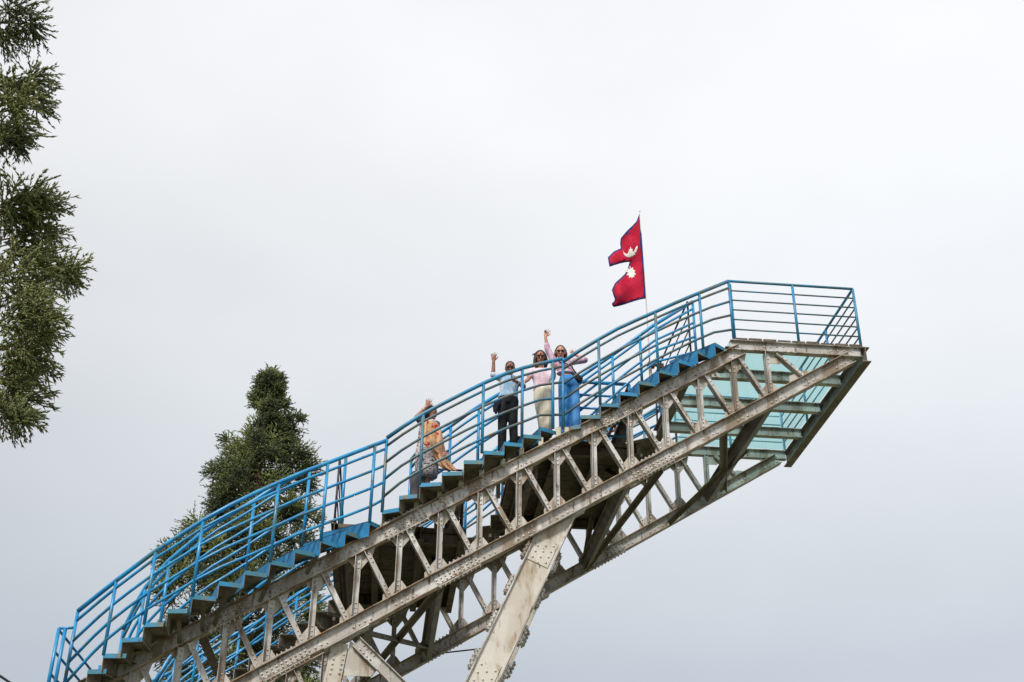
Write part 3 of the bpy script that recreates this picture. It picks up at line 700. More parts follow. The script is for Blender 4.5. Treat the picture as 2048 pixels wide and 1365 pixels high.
def clump_shoots(c, outd, rad, nspray, L, thin, tint0, segs, nseg=4, nside=4):
    """one tuft: a fan of sprays leaving its heart, each a drooping shoot with short side shoots"""
    c = V(c)
    for _ in range(nspray):
        d = unit(outd*.8 + rng.normal(size=3)*.72); st = c + d*rad*rng.uniform(-.05, .35) + rng.normal(size=3)*rad*.16
        l = L*rng.uniform(.6, 1.12); droop = V((0, 0, rng.uniform(-1.1, .15)))
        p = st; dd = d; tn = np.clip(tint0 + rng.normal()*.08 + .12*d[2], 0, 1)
        for q in range(nseg):
            dd = unit(dd + droop*(.06+.12*q) + rng.normal(size=3)*.07); p2 = p + dd*l/nseg; segs.append((p, p2 + dd*l*.06, thin*(1.1-.18*q), tn))
            for _s in range(nside):
                f = rng.uniform(0, 1); q0 = p + (p2-p)*f
                sd = unit(dd*1.35 + rand_unit(1)[0]*.8); segs.append((q0, q0 + sd*l*rng.uniform(.12, .26), thin*.8, min(1, tn+.06*q)))
            p = p2
def make_tree(name, label, base, trunk_pts, trunk_r, clumps, L, thin, nspray, mat, nseg=4, nside=4, lift=.12):
    root = empty(name, tuple(base)); tag(root, label, 'tree')
    mb = MB(); mb.tube(trunk_pts, trunk_r, 10); tr = mb.build('trunk', MAT['bark']); at_base(tr, root)
    tp = np.array(trunk_pts); segs = []; b = MB()
    for (c, rad, t0) in clumps:
        c = V(c); k = np.interp(c[2]-.35*np.hypot(*(c[:2]-tp[0, :2])), tp[:, 2], np.arange(len(tp))); i = int(min(k, len(tp)-2)); h0 = tp[i] + (tp[i+1]-tp[i])*(k-i)
        outd = c - h0; outd[2] *= .6; outd = unit(outd + V((0, 0, lift)))
        m_ = (h0+c)/2 - V((0, 0, .12*np.linalg.norm(c-h0)))
        b.tube([h0, m_, c], [max(.012, .02*np.linalg.norm(c-h0)), .011, .006], 5)
        clump_shoots(c, outd, rad, int(nspray*rng.uniform(.8, 1.2)), L*min(1.25, max(.6, rad/.24)), thin, t0, segs, nseg, nside)
    o = b.build('branches', MAT['bark']); at_base(o, root); o['kind'] = 'stuff'
    A = np.array([s[0] for s in segs]); B = np.array([s[1] for s in segs]); r = np.array([s[2] for s in segs]); t = np.array([s[3] for s in segs])
    o = link('crown', spindles('crown', A, B, r, t, mat)); at_base(o, root)
    return root
# the near cedar: its stem stands outside the picture, its right side reaches into it
TY = -8.2
tb = at_y(-190, 400, TY); tx = tb[0]
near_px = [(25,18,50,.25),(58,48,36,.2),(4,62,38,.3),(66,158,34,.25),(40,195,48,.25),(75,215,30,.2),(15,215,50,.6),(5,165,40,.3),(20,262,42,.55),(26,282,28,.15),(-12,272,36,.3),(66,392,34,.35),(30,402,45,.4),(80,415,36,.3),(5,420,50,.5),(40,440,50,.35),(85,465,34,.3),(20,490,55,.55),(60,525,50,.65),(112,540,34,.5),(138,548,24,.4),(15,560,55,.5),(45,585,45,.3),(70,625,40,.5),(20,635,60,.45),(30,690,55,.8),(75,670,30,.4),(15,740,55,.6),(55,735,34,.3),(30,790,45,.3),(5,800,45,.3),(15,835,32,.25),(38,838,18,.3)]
cl1 = []
for px, py, rr, t0 in near_px:
    p = at_y(px-rr*.08, py, TY + rng.uniform(-.45, .45)); cl1.append((p, rr*.0052, t0))
for q in range(210):
    z = rng.uniform(-6.6, 3.2); prof = 1.75*min(1, (3.6-z)/6.0)*min(1, (z+7.2)/1.2)
    a = rng.uniform(0, 2*math.pi); rad_ = prof*rng.uniform(.45, 1.0); p = V((tx+math.cos(a)*rad_, TY+math.sin(a)*rad_, z))
    w = p-EYE; px = 1024 + F_PX*np.dot(w, RT)/np.dot(w, FW)
    py = 682.5 - F_PX*np.dot(w, UP)/np.dot(w, FW)
    if px > -35 or (px > -110 and (90 < py < 120 or 285 < py < 370 or py > 830)): continue
    cl1.append((p, .26, rng.uniform(.15, .6)))
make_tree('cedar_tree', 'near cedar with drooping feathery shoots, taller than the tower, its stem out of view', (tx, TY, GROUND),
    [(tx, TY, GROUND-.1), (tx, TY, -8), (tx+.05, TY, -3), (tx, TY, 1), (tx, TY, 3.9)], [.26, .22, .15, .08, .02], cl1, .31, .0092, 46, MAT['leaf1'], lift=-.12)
# the cedar behind the stairs
FYT = 10.0
ap = at_y(540, 737, FYT); sc_ = np.linalg.norm(at_y(641, 1000, FYT)-at_y(541, 1000, FYT))/100
prof_px = [(737, 538, 546), (760, 524, 556), (790, 512, 568), (830, 504, 582), (850, 500, 588), (868, 488, 584), (890, 470, 598), (930, 428, 622), (980, 408, 628), (1030, 398, 622), (1060, 365, 634), (1110, 322, 634), (1160, 318, 632), (1250, 310, 645), (1365, 285, 660), (1500, 270, 680), (1640, 300, 660)]
PP = np.array(prof_px, float); cl2 = []
def add_far(px, py, dep, rr, t0): cl2.append((at_y(px, py, FYT + dep), rr, t0))
for px, py, rr, t0 in ((455, 880, 15, .25), (590, 836, 10, .15), (597, 838, 7, .15), (341, 1118, 16, .3), (365, 1085, 14, .25), (632, 1040, 14, .35), (428, 945, 18, .3), (540, 748, 9, .15), (532, 760, 9, .15), (550, 765, 10, .15)):
    add_far(px, py, rng.uniform(-.4, .4), max(.16, rr*sc_), t0)
for q in range(460):
    py = 755 + (1640-755)*rng.uniform(0, 1)**1.15; l, r_ = np.interp(py, PP[:, 0], PP[:, 1]), np.interp(py, PP[:, 0], PP[:, 2]); c = (l+r_)/2; hw = (r_-l)/2
    a = rng.uniform(0, 2*math.pi); k = rng.uniform(.10, .92)**.7; px = c + hw*k*math.cos(a)*.98; dep = hw*sc_*k*math.sin(a)
    if math.hypot(px-412, py-945) < 12 or math.hypot(px-478, py-985) < 9: continue
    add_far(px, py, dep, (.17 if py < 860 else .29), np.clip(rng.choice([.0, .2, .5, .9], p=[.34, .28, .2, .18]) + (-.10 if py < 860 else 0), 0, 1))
bx = at_y(520, 1640, FYT)
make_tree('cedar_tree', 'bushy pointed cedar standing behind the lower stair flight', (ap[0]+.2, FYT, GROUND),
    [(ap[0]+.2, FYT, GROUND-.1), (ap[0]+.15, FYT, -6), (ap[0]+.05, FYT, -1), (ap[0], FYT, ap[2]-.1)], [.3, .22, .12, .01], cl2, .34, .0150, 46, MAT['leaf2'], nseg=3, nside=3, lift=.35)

# beaded wire from the near cedar to the slim support leg
wa, wb = at_y(-190, 1223, TY), at_y(575, 1700, 0.0)
pts = [wa + (wb-wa)*t - V((0, 0, .25*4*t*(1-t)*.3)) for t in np.linspace(0, 1, 40)]
shift = at_y(12, 1352, TY + .25*(0-TY)) ; near_i = min(range(40), key=lambda i: abs((1024 + F_PX*np.dot(pts[i]-EYE, RT)/np.dot(pts[i]-EYE, FW)) - 12))
wire = empty('beaded_wire', tuple(pts[0])); tag(wire, 'thin dark wire strung with small beads, running down from the near cedar', 'wire')
m = MB(); m.tube(pts, .004, 5); fpart(m, 'strand', MAT['lamp'], wire)
m = MB()
for t in np.linspace(0, 1, 330)[1:-1]:
    i = t*39; k = int(i); p = pts[k] + (pts[min(k+1, 39)]-pts[k])*(i-k); m.ellipsoid(p, (.010, .010, .013), n=6, k=4)
b = fpart(m, 'beads', MAT['lamp'], wire); b['kind'] = 'stuff'

# ------------------------------------------------------------------ people
def capsule(mb, a, b, ra, rb, n=12):
    a, b = V(a), V(b); d = unit(b-a); pts = []; rs = []
    for t in (-1, -.8, -.5): pts.append(a + d*ra*t); rs.append(ra*math.sqrt(max(0.02, 1-t*t)))
    pts.append(a); rs.append(ra); pts.append((a+b)/2); rs.append((ra+rb)/2); pts.append(b); rs.append(rb)
    for t in (.5, .8, 1): pts.append(b + d*rb*t); rs.append(rb*math.sqrt(max(0.02, 1-t*t)))
    mb.tube(pts, rs, n)
def chain(mb, pts, rs):
    for i in range(len(pts)-1): capsule(mb, pts[i], pts[i+1], rs[i], rs[i+1])
def loft(mb, rings, n=24, mi=0, fold=0, nf=7, cap=True, ph=0):
    """rings: (centre, rx, ry) stacked; fold adds drapery"""
    vs_ = []; k = len(rings)
    for i, (c, rx, ry) in enumerate(rings):
        fo = fold*i/max(1, k-1)
        for j in range(n):
            a = 2*math.pi*j/n; q = 1 + fo*math.sin(nf*a + ph + i*.25) + fo*.5*math.sin((nf*2+1)*a+i*.4); vs_.append(V(c) + V((rx*q*math.cos(a), ry*q*math.sin(a), 0)))
    fs_ = [(i*n+j, (i+1)*n+j, (i+1)*n+(j+1) % n, i*n+(j+1) % n) for i in range(k-1) for j in range(n)]
    if cap: fs_ += [tuple(range(n)), tuple(range(k*n-1, (k-1)*n-1, -1))]
    mb.add(vs_, fs_, mi, True)
def remesh(mb, name, mats, voxel, thing, smooth=4):
    me = mb.mesh(name+'_raw', mats); o = bpy.data.objects.new('raw', me); COL.objects.link(o)
    r_ = o.modifiers.new('r', 'REMESH'); r_.mode = 'VOXEL'; r_.voxel_size = voxel; r_.use_smooth_shade = True
    if smooth: s_ = o.modifiers.new('s', 'SMOOTH'); s_.factor = .5; s_.iterations = smooth
    dg = bpy.context.evaluated_depsgraph_get(); me2 = bpy.data.meshes.new_from_object(o.evaluated_get(dg)); me2.name = name
    bpy.data.objects.remove(o, do_unlink=True); bpy.data.meshes.remove(me)
    p = link(name, me2); at_base(p, thing); return p
def axes(fwd, up=(0, 0, 1)):
    f = unit(fwd); s = unit(np.cross(f, V(up))); u = np.cross(s, f); return s, f, u       # side (person's right), forward, up
def head(mb, c, ax):
    s, f, u = ax; A = [s, f, u]; c = V(c)
    mb.ellipsoid(c + u*.018, (.074, .088, .098), A, 18, 12); mb.ellipsoid(c - u*.045 + f*.018, (.057, .066, .068), A, 16, 10)
    capsule(mb, c + f*.088 + u*.012, c + f*.100 - u*.022, .008, .014, 8)              # nose
    capsule(mb, c + f*.080 - u*.058 - s*.016, c + f*.080 - u*.058 + s*.016, .011, .011, 8)   # mouth
    capsule(mb, c + f*.072 - u*.094 - s*.008, c + f*.072 - u*.094 + s*.008, .016, .016, 8)   # chin
    for e in (-1, 1): mb.ellipsoid(c + s*e*.076 - f*.004, (.012, .022, .032), A, 10, 8)
def hand(mb, wrist, d, across, pose, thumb=1, sc=1.0):
    """d: towards the fingertips; across: from little finger to index; thumb on the index side"""
    w = V(wrist); d = unit(d); ac = unit(V(across) - d*np.dot(across, d)); nn = unit(np.cross(d, ac))
    mb.ellipsoid(w + d*.045*sc, (.042*sc, .016*sc, .052*sc), [ac, nn, d], 12, 8)
    lens = (.058, .075, .080, .072)
    for i, l in enumerate(lens):
        off = (-.031 + .021*i)*sc; b0 = w + d*(.078 - .004*abs(i-2))*sc + ac*off; spread = (-.30 + .20*i)
        dd = unit(d + ac*spread*pose.get('spread', 1)); curl = pose.get('curl', (0, 0, 0, 0))[i]
        m1 = b0 + unit(dd - nn*curl*.8)*l*.5*sc; m2 = m1 + unit(dd*(1-curl) - nn*curl*1.4)*l*.5*sc
        chain(mb, [b0, m1, m2], [.0098*sc, .0092*sc, .0078*sc])
    t0 = w + d*.025*sc + ac*.030*sc*thumb; t1 = t0 + unit(ac*thumb*.8 + d*.75 - nn*.2)*.040*sc; t2 = t1 + unit(ac*thumb*.35 + d*.95)*.032*sc
    chain(mb, [t0, t1, t2], [.013*sc, .0108*sc, .0085*sc])
def foot(mb, ankle, fwd):
    a = V(ankle); f = unit(V(fwd)*[1, 1, 0]); capsule(mb, a - f*.02 + V((0, 0, -.035)), a + f*.13 + V((0, 0, -.048)), .036, .026); capsule(mb, a + V((0, 0, .02)), a - V((0, 0, .03)), .036, .038)
def skin(name, c): 
    return weathered(name, c, [(tuple(v*.8 for v in c), 14, .5, .65, None)], rough=.5, bump=.05, bscale=80, spec=.4)
def sunglasses(c, ax, thing, dark):
    s, f, u = ax; m_ = MB()
    for e in (-1, 1):
        m_.ellipsoid(c + f*.092 + u*.022 + s*e*.032, (.025, .007, .021), [s, f, u], 12, 8)
        m_.tube([c + f*.088 + u*.028 + s*e*.056, c + f*.04 + u*.026 + s*e*.078, c - f*.02 + u*.022 + s*e*.080], .004, 6)
    m_.tube([c + f*.097 + u*.028 - s*.012, c + f*.097 + u*.028 + s*.012], .004, 6)
    o = m_.build('sunglasses', dark); at_base(o, thing)
def tika(c, ax, thing):
    s, f, u = ax; m_ = MB(); m_.ellipsoid(c + f*.086 + u*.058, (.013, .006, .018), [s, f, u], 10, 6); o = m_.build('forehead_mark', m_tika); at_base(o, thing)
def lips(c, ax, thing, mat):
    s, f, u = ax; m_ = MB(); m_.ellipsoid(c + f*.089 - u*.056, (.020, .006, .007), [s, f, u], 10, 6); o = m_.build('lips', mat); at_base(o, thing)
m_tika = weathered('red_powder', (.42, .03, .02), [], rough=.9, bump=0)
m_lips = skin('lip_skin', (.34, .07, .06)); m_shade = weathered('dark_lens', (.02, .012, .01), [], rough=.12, bump=0, spec=.6)
m_hair = weathered('dark_hair', (.014, .010, .009), [((.03, .02, .015), 40, .5, .6, (1, 1, .1))], rough=.45, bump=.4, bscale=120)
m_brown = weathered('brown_hair', (.075, .030, .016), [((.13, .055, .028), 40, .5, .6, (1, 1, .1))], rough=.45, bump=.4, bscale=120)
ZA = lambda u, v: (960 + u/5.6875, 640 + v/5.6875)
ZB = lambda u, v: (800 + u/6.829, 780 + v/6.829)
def J(zf, y0):
    return lambda u, v, dy=0.0: at_y(*zf(u, v), y0 + dy)
def look_axes(c, tgt_mix=(0, 0, 0)):
    return axes(unit(EYE - V(c))*[1, 1, .8] + V(tgt_mix))
def hair_cap(mb, c, ax, k=1.0):
    s, f, u = ax; mb.ellipsoid(c + u*.050 - f*.026, (.084*k, .094*k, .085*k), [s, f, u], 16, 12); mb.ellipsoid(c - f*.045 - u*.01, (.080*k, .066*k, .095*k), [s, f, u], 16, 12)
def torso_rings(sh, wa_, hp, rx, ry):
    """shoulder, waist, hip centres"""
    sh, wa_, hp = V(sh), V(wa_), V(hp); r_ = []
    for t, a, b in ((0, .62, .75), (.12, .95, .9), (.35, 1.0, 1.0), (.7, .90, .95), (1, .84, .92)): r_.append((sh + (wa_-sh)*t, rx*a, ry*b))
    for t, a, b in ((.5, .95, 1.0), (1, 1.02, 1.05)): r_.append((wa_ + (hp-wa_)*t, rx*a, ry*b))
    return r_
def arm_wave(): return {'spread': 1.0}
# ---- woman in the light blue shirt
def person_blue():
    y0 = .30; j = J(ZA, y0)
    fl = at_z(1005, 897, tread_z(13)); fr = at_z(1029, 879, tread_z(12)); fl[1] = max(fl[1], -.25); fr[1] = max(fr[1], -.15)
    fl = at_y(1004, 893, y0); fl[2] = tread_z(13); fr = at_y(1029, 880, y0); fr[2] = tread_z(12)
    th = empty('person', tuple((fl+fr)/2)); tag(th, 'person in light blue shirt and black trousers waving with a raised open hand', 'person', 'people waving from the stairs')
    sk = skin('tan_skin', (.27, .115, .072)); hd = j(342, 556); ax = look_axes(hd)
    shR, shL = j(248, 668), j(432, 672); neck = j(338, 640, .02); wst = j(326, 840); hip = j(318, 905)
    elR, wrR = j(150, 628, -.03), j(155, 468, -.05); elL, wrL = j(500, 762, -.10), j(408, 700, -.20)
    ank = [fl + V((0, 0, .075)), fr + V((0, 0, .075))]; knee = [j(255, 1110, -.04), j(372, 1100, -.05)]; hj = [j(270, 925), j(375, 925)]
    mb = MB(); head(mb, hd, ax); chain(mb, [hd - ax[2]*.05, neck], [.048, .052]); loft(mb, torso_rings(neck - V((0, 0, .05)), wst, hip, .135, .085))
    chain(mb, [shR, elR, wrR], [.045, .038, .026]); hand(mb, wrR, (0.0, -.1, 1), (1, 0, 0), {'spread': 1.1}, thumb=1)
    chain(mb, [shL, elL, wrL], [.045, .037, .026]); hand(mb, wrL, wrL-elL, (0, 0, 1), {'spread': .4, 'curl': (.5, .5, .5, .4)})
    for q in (0, 1): chain(mb, [hj[q], knee[q], ank[q]], [.07, .05, .036]); foot(mb, ank[q], (0, -1, 0))
    remesh(mb, 'body', [sk], .0085, th)
    sh_m = cloth('light_blue_cotton', (.25, .40, .60), layers=[((.52, .60, .70), 7, .46, .58, (1, 1, .5))], bump=.5, bscale=18)
    mb = MB(); loft(mb, torso_rings(neck - V((0, 0, .055)), wst, hip + V((0, 0, .015)), .168, .115)); chain(mb, [shR, elR + (shR-elR)*.02], [.068, .056]); capsule(mb, shL, shL + (elL-shL)*.8, .066, .054); capsule(mb, shR, shL, .06, .06)
    remesh(mb, 'shirt', [sh_m], .012, th, 3)
    tr = cloth('black_trousers_cloth', (.012, .013, .017), layers=[((.022, .024, .03), 9, .5, .6, None)], bump=.5, bscale=14)
    mb = MB(); loft(mb, [(wst + (hip-wst)*.55, .150, .105), (hip, .168, .118), (hip - V((0, 0, .10)), .165, .115)])
    for q in (0, 1): chain(mb, [hj[q], knee[q], ank[q] + V((0, 0, .01))], [.098, .078, .066])
    remesh(mb, 'trousers', [tr], .012, th, 3)
    mb = MB(); hair_cap(mb, hd, ax, .97); remesh(mb, 'hair', [m_hair], .01, th, 2)
    sunglasses(hd, ax, th, m_shade); lips(hd, ax, th, m_lips)
    tika(hd, ax, th)
    mb = MB()                  # shoes
    for q in (0, 1): foot(mb, ank[q] + V((0, 0, .004)), (0, -1, 0)); mb.ellipsoid(ank[q] + V((0, -.06, -.052)), (.045, .10, .025))
    remesh(mb, 'shoes', [tr], .010, th, 2)
    # dark jacket tied at the hip
    jk = cloth('navy_jacket_cloth', (.018, .022, .045)); mb = MB(); a0 = j(222, 905, -.06)
    chain(mb, [a0, j(195, 960, -.09), j(180, 1060, -.08)], [.035, .06, .025]); chain(mb, [a0, j(172, 985, -.06), j(160, 1040, -.05)], [.03, .042, .02]); remesh(mb, 'jacket', [jk], .012, th, 2)
    mb = MB(); mb.tube([wrL + unit(elL-wrL)*.05 + V((0, 0, .034))*0 + r_ for r_ in [unit(np.cross(elL-wrL, (0, 0, 1)))*.034*math.cos(t) + unit(np.cross(np.cross(elL-wrL, (0, 0, 1)), elL-wrL))*.034*math.sin(t) for t in np.linspace(0, 2*math.pi, 13)]], .009, 6); o = mb.build('bracelet', m_white); at_base(o, th)
person_blue()
# ---- woman in pink blouse and cream skirt
def person_pink():
    y0 = .52; j = J(ZA, y0); zf = tread_z(10)
    f0 = at_y(1090, 858, y0); f0[2] = zf
    th = empty('person', tuple(f0)); tag(th, 'person in pink blouse and long cream skirt with sunglasses, standing between two companions', 'person', 'people waving from the stairs')
    sk = skin('warm_skin', (.42, .20, .13)); hd = j(686, 428); ax = look_axes(hd, (.05, 0, 0))
    neck = j(690, 528, .02); shR, shL = j(590, 592), j(795, 582); wst = j(708, 745); hip = j(720, 830)
    elR, wrR = j(548, 678, -.05), j(500, 715, -.18); elL, wrL = j(826, 660, -.10), j(848, 560, -.25)
    ank = [f0 + V((-.06, 0, .075)), f0 + V((.06, -.02, .075))]; hj = [hip + V((-.07, 0, -.03)), hip + V((.07, 0, -.03))]
    mb = MB(); head(mb, hd, ax); chain(mb, [hd - ax[2]*.05, neck], [.044, .05]); loft(mb, torso_rings(neck - V((0, 0, .05)), wst, hip, .135, .085))
    chain(mb, [shR, elR, wrR], [.043, .036, .026]); hand(mb, wrR, wrR-elR, (0, 0, 1), {'spread': .4, 'curl': (.4, .4, .4, .3)})
    chain(mb, [shL, elL, wrL], [.043, .036, .026]); hand(mb, wrL, (0, -.25, 1), (-1, 0, 0), {'spread': .3, 'curl': (.75, .75, .75, .7)})
    for q in (0, 1): kn = (hj[q]+ank[q])/2 + V((0, -.03, 0)); chain(mb, [hj[q], kn, ank[q]], [.07, .048, .034]); foot(mb, ank[q], (0, -1, 0))
    remesh(mb, 'body', [sk], .0085, th)
    bl = cloth('pink_blouse_cloth', (.66, .46, .56), layers=[((.74, .60, .67), 6, .45, .58, None), ((.55, .36, .47), 20, .56, .66, (1, 1, .3))], bump=.5, bscale=16)
    mb = MB(); loft(mb, torso_rings(neck - V((0, 0, .07)), wst, hip + V((0, 0, .03)), .168, .112)); capsule(mb, shR, shL, .058, .058); capsule(mb, shR, shR+(elR-shR)*.55, .066, .058); chain(mb, [shL, elL, elL + (wrL-elL)*.5], [.064, .055, .045])
    remesh(mb, 'blouse', [bl], .012, th, 3)
    mb = MB()
    for q in range(7):
        p = j(668 - q*2, 590 + q*26, -.125); mb.dome(p, (0, -1, -.3), .009, .006)
    o = mb.build('buttons', m_white); at_base(o, th); o['kind'] = 'stuff'
    skm = cloth('cream_skirt_cloth', (.70, .65, .54), layers=[((.60, .54, .43), 8, .48, .62, (1, 1, .25))], bump=.5, bscale=10)
    rings = []
    for v, u0, u1 in ((770, 622, 822), (830, 610, 832), (900, 610, 834), (980, 625, 836), (1060, 642, 834), (1140, 655, 826), (1195, 664, 818), (1216, 668, 812)):
        a, b_ = j(u0, v), j(u1, v); rings.append(((a+b_)/2, (b_[0]-a[0])/2, .125 if v < 1000 else .115))
    rings[-1] = (V((rings[-1][0][0], rings[-1][0][1], zf+.02)), rings[-1][1], rings[-1][2])
    mb = MB(); loft(mb, rings, 40, 0, .07, 5); o = mb.build('skirt', skm); at_base(o, th)
    mb = MB(); hair_cap(mb, hd, ax, .98); 
    for pts_ in ([(640, 395, .02), (628, 450, .01), (626, 500, .02), (640, 550, .06)], [(732, 395, .02), (746, 440, .02), (758, 485, .03), (752, 540, .06)], [(650, 380, .06), (640, 470, .08), (655, 560, .10)], [(720, 380, .06), (742, 470, .08), (735, 560, .10)]):
        p_ = [j(*q) for q in pts_]; chain(mb, p_, [.035]*(len(p_)-1) + [.015])
    chain(mb, [j(635, 385, .02), j(600, 392, .0), j(594, 415, .0)], [.018, .010, .006])
    remesh(mb, 'hair', [m_hair], .009, th, 2); sunglasses(hd, ax, th, m_shade); lips(hd, ax, th, m_lips); tika(hd, ax, th)
person_pink()
# ---- woman in lilac shirt and blue trousers, V sign
def person_lilac():
    y0 = .46; j = J(ZA, y0); zf = tread_z(9); f0 = at_y(1140, 852, y0); f0[2] = zf
    th = empty('person', tuple(f0)); tag(th, 'person in lilac shirt and wide blue trousers raising a V sign, other hand behind head', 'person', 'people waving from the stairs')
    sk = skin('fair_skin', (.52, .27, .19)); hd = j(916, 372); ax = look_axes(hd, (.02, 0, 0))
    neck = j(930, 458, .02); shR, shL = j(842, 478), j(1030, 478); wst = j(985, 630); hip = j(1010, 700)
    elR, wrR = j(768, 335, -.02), j(745, 192, -.04); elL, wrL = j(1190, 458, -.02), j(1100, 405, .06)
    ank = [j(955, 1190), j(1085, 1180)]
    for a in ank: a[2] = zf + .075
    kn = [j(955, 930, -.03), j(1075, 930, -.03)]; hj = [j(955, 725), j(1060, 725)]
    mb = MB(); head(mb, hd, ax); chain(mb, [hd - ax[2]*.05, neck], [.043, .048]); loft(mb, torso_rings(neck - V((0, 0, .05)), wst, hip, .128, .082))
    chain(mb, [shR, elR, wrR], [.043, .036, .026]); hand(mb, wrR, (.22, -.05, 1), (1, 0, .1), {'spread': 1.25, 'curl': (1, 1, 0, 0)})
    chain(mb, [shL, elL, wrL], [.043, .036, .026]); hand(mb, wrL, wrL-elL, (0, 0, 1), {'spread': .4, 'curl': (.3, .3, .3, .3)})
    for q in (0, 1): chain(mb, [hj[q], kn[q], ank[q]], [.07, .05, .034]); foot(mb, ank[q], (0, -1, 0))
    remesh(mb, 'body', [sk], .0085, th)
    shm = cloth('lilac_shirt_cloth', (.52, .33, .44), layers=[((.66, .50, .60), 12, .47, .56, (1.0, 1, .35)), ((.36, .20, .30), 16, .56, .64, (1, 1, .3))], bump=.6, bscale=16)
    mb = MB(); loft(mb, torso_rings(neck - V((0, 0, .06)), wst + V((0, 0, .05)), wst + V((-.02, 0, .012)), .162, .112)); capsule(mb, shR, shL, .056, .056)
    chain(mb, [shR, elR, elR + (wrR-elR)*.32], [.064, .053, .048]); chain(mb, [shL, elL, elL + (wrL-elL)*.45], [.064, .058, .05])
    remesh(mb, 'shirt', [shm], .012, th, 3)
    tm = cloth('bright_blue_trousers_cloth', (.05, .25, .62), layers=[((.09, .31, .68), 4, .46, .6, (1, 1, .2)), ((.02, .12, .36), 6, .54, .66, (1, 1, .15))], bump=.6, bscale=8)
    mb = MB(); loft(mb, [(wst + V((.02, 0, -.035)), .135, .10), (hip, .165, .118), (hip - V((0, 0, .12)), .165, .12)])
    for q in (0, 1): chain(mb, [hj[q], kn[q], V((ank[q][0], ank[q][1], zf + .085))], [.098, .094, .082])
    remesh(mb, 'trousers', [tm], .012, th, 3)
    mb = MB(); hair_cap(mb, hd, ax, .97)
    for pts_ in ([(872, 345, .03), (860, 395, .02), (864, 440, .03)], [(962, 345, .03), (976, 395, .02), (978, 440, .04)], [(900, 330, .07), (905, 420, .09), (920, 500, .1)], [(950, 330, .07), (955, 420, .09), (950, 500, .1)]):
        p_ = [j(*q) for q in pts_]; chain(mb, p_, [.032]*(len(p_)-1) + [.015])
    remesh(mb, 'hair', [m_brown], .009, th, 2); sunglasses(hd, ax, th, m_shade); lips(hd, ax, th, m_lips)
    # shoulder bag
    bag = empty('shoulder_bag', tuple(j(1112, 665, -.08))); tag(bag, 'small black shoulder bag at the hip of the person in lilac', 'bag')
    mb = MB(); c = j(1112, 662, -.08); q = V((.85, 0, -.5)); A = axes((0, -1, 0)); mb.ellipsoid(c, (.095, .04, .065), [unit((.8, 0, -.6)), V((0, 1, 0)), unit((.6, 0, .8))], 14, 10); mb.box(c, (.075, .035, .05), [unit((.8, 0, -.6)), V((0, 1, 0)), unit((.6, 0, .8))])
    remesh(mb, 'pouch', [MAT['black']], .009, bag, 2)
    mb = MB(); mb.tube([j(905, 480, -.09), j(980, 500, -.135), j(1040, 525, -.135), j(1078, 590, -.13), j(1100, 625, -.10)], .011, 6); mb.tube([j(905, 480, -.09), j(880, 470, .02), j(930, 485, .10), j(1060, 560, .11), j(1120, 640, -.02)], .011, 6); o = mb.build('strap', MAT['black']); at_base(o, bag)
person_lilac()
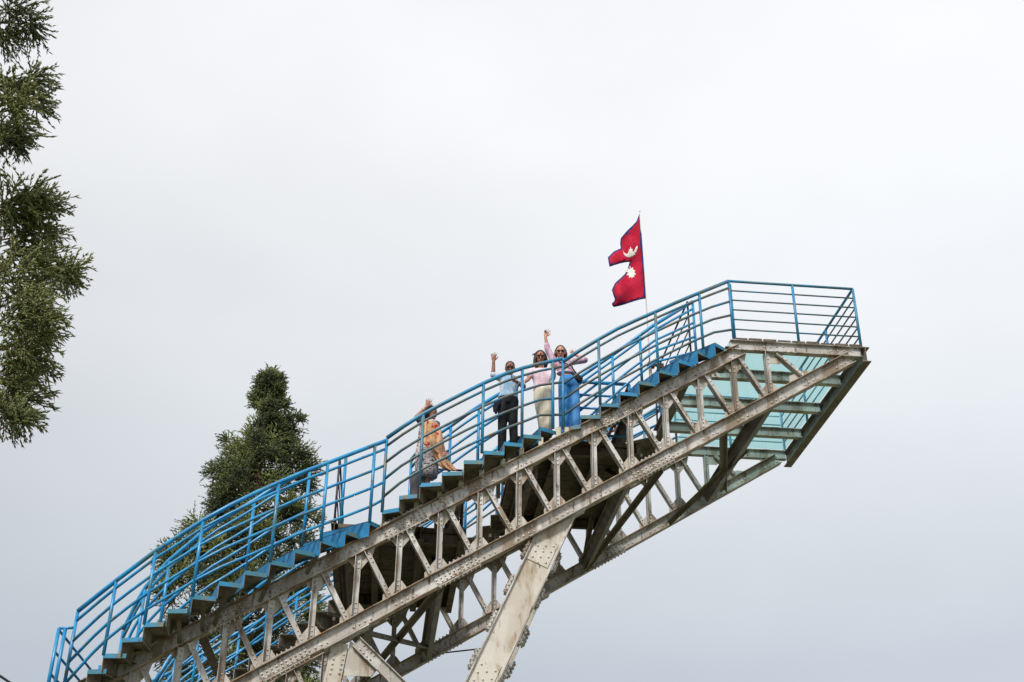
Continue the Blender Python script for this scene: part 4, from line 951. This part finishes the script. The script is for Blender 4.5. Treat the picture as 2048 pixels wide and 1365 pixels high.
# ---- woman with the shawl
def person_shawl():
    y0 = .30; j = J(ZB, y0); z17 = tread_z(17); f0 = at_y(842, 975, y0); f0[2] = z17
    th = empty('person', tuple(f0)); tag(th, 'person in grey patterned dress and tan flowered shawl, hand raised, face turned aside', 'person', 'people waving from the stairs')
    sk = skin('brown_skin', (.33, .145, .095)); hd = j(432, 318); ax = axes((1, -.45, -.18))
    neck = j(420, 425, .02); shR, shL = j(300, 440, -.04), j(500, 470, .06); wst = j(395, 720); hip = j(370, 850)
    elR, wrR = j(225, 372, -.10), j(368, 232, -.12); elL, wrL = j(560, 690, -.06), j(600, 840, -.14)
    ank = [f0 + V((-.09, 0, .075)), f0 + V((.05, .05, .075))]; hj = [hip + V((-.07, 0, -.04)), hip + V((.07, 0, -.04))]
    mb = MB(); head(mb, hd, ax); chain(mb, [hd - ax[2]*.05, neck], [.046, .052]); loft(mb, torso_rings(neck - V((0, 0, .05)), wst, hip, .14, .09))
    chain(mb, [shR, elR, wrR], [.046, .038, .027]); hand(mb, wrR, (.22, -.05, 1), (1, 0, -.2), {'spread': .9}, thumb=1)
    chain(mb, [shL, elL, wrL], [.044, .038, .027]); hand(mb, wrL, wrL-elL, (1, 0, 0), {'spread': .4, 'curl': (.5, .5, .5, .4)})
    for q in (0, 1): kn = (hj[q]+ank[q])/2 + V((0, -.03, 0)); chain(mb, [hj[q], kn, ank[q]], [.075, .05, .036]); capsule(mb, ank[q], ank[q] - V((0, 0, .03)), .03, .03)
    remesh(mb, 'body', [sk], .0085, th)
    m_, t, b = new_mat('grey_patterned_cloth')
    c = mixc(t, noise_fac(t, 30, .52, .57, detail=3), (.56, .50, .52), (.06, .05, .065)); c = mixc(t, noise_fac(t, 9, .55, .66), c, (.50, .26, .26)); t.links.new(c, b.inputs['Base Color']); b.inputs['Roughness'].default_value = .8
    rings = []
    for v, u0, u1 in ((440, 285, 505), (520, 262, 535), (640, 246, 530), (760, 228, 520), (880, 214, 515), (1000, 206, 520), (1100, 210, 520), (1200, 226, 500)):
        a, b_ = j(u0, v), j(u1, v); rings.append(((a+b_)/2, (b_[0]-a[0])/2, .12 + (.03 if v > 800 else 0)))
    mb = MB(); loft(mb, rings, 40, 0, .05, 6); o = mb.build('dress', m_); at_base(o, th)
    mb = MB(); capsule(mb, shR, shR + (elR-shR)*.75, .066, .056); capsule(mb, shR, shL, .06, .06); remesh(mb, 'sleeves', [cloth('slate_sleeve_cloth', (.10, .13, .17))], .012, th, 3)
    tr = cloth('grey_trouser_cloth', (.10, .09, .10)); mb = MB()
    for q in (0, 1): chain(mb, [ank[q] + V((0, 0, .45)), ank[q] - V((0, 0, .02))], [.095, .07]); foot(mb, ank[q] + V((0, 0, .004)), (.4, -1, 0))
    remesh(mb, 'trousers', [tr], .012, th, 2)
    sm_, t, b = new_mat('tan_flowered_cloth')
    c = mixc(t, noise_fac(t, 10, .40, .62), (.60, .32, .16), (.70, .45, .28)); c = mixc(t, noise_fac(t, 7.5, .60, .63, detail=2), c, (.48, .018, .02)); c = mixc(t, noise_fac(t, 30, .63, .66, detail=2), c, (.10, .06, .05)); t.links.new(c, b.inputs['Base Color']); b.inputs['Roughness'].default_value = .8
    Lc = [(330, 410), (285, 470), (268, 600), (262, 720), (330, 800), (430, 850), (470, 930), (510, 1020), (580, 1075), (650, 1095)]
    Rc = [(440, 415), (520, 470), (572, 570), (588, 680), (600, 780), (622, 870), (640, 930), (690, 990), (740, 1050), (785, 1105)]
    NU, NS = 28, 60; vs_ = []
    def cr(P, t): 
        t = t*(len(P)-1); i = int(min(t, len(P)-2)); f = t-i; return P[i][0]+(P[i+1][0]-P[i][0])*f, P[i][1]+(P[i+1][1]-P[i][1])*f
    for a in range(NS+1):
        tt = a/NS; (lu, lv), (ru, rv) = cr(Lc, tt), cr(Rc, tt)
        for q in range(NU+1):
            w = q/NU; bulge = math.sin(math.pi*(w*.9+.05)); dy = -.075 - .085*bulge + .020*math.sin(w*17 + tt*5)*min(1, tt*3+.3) + .010*math.sin(w*31+tt*9)
            vs_.append(j(lu+(ru-lu)*w, lv+(rv-lv)*w, dy))
    mb = MB(); mb.add(vs_, [(a*(NU+1)+q, (a+1)*(NU+1)+q, (a+1)*(NU+1)+q+1, a*(NU+1)+q+1) for a in range(NS) for q in range(NU)], 0, True)
    o = mb.build('shawl', sm_); at_base(o, th); s_ = o.modifiers.new('s', 'SOLIDIFY'); s_.thickness = .01
    mb = MB(); hair_cap(mb, hd, ax, 1.0); chain(mb, [hd - ax[1]*.06 - ax[2]*.03, hd - ax[1]*.10 - ax[2]*.09], [.055, .04]); remesh(mb, 'hair', [m_hair], .009, th, 2)
    s, f, u = ax; mb = MB()
    for e in (-1, 1): mb.ellipsoid(hd + f*.083 + u*.018 + s*e*.030, (.013, .008, .009), [s, f, u], 10, 6)
    o = mb.build('eyes', m_shade); at_base(o, th); lips(hd, ax, th, m_lips)
    mb = MB(); dv = unit(wrR-elR); s1 = unit(np.cross(dv, (0, 1, 0))); s2 = np.cross(dv, s1)
    mb.tube([wrR - dv*.075 + .034*(math.cos(t_)*s1 + math.sin(t_)*s2) for t_ in np.linspace(0, 2*math.pi, 15)], .006, 6); o = mb.build('bangle', weathered('gold_bangle', (.7, .5, .2), [], rough=.3, metal=.8, bump=0)); at_base(o, th)
person_shawl()
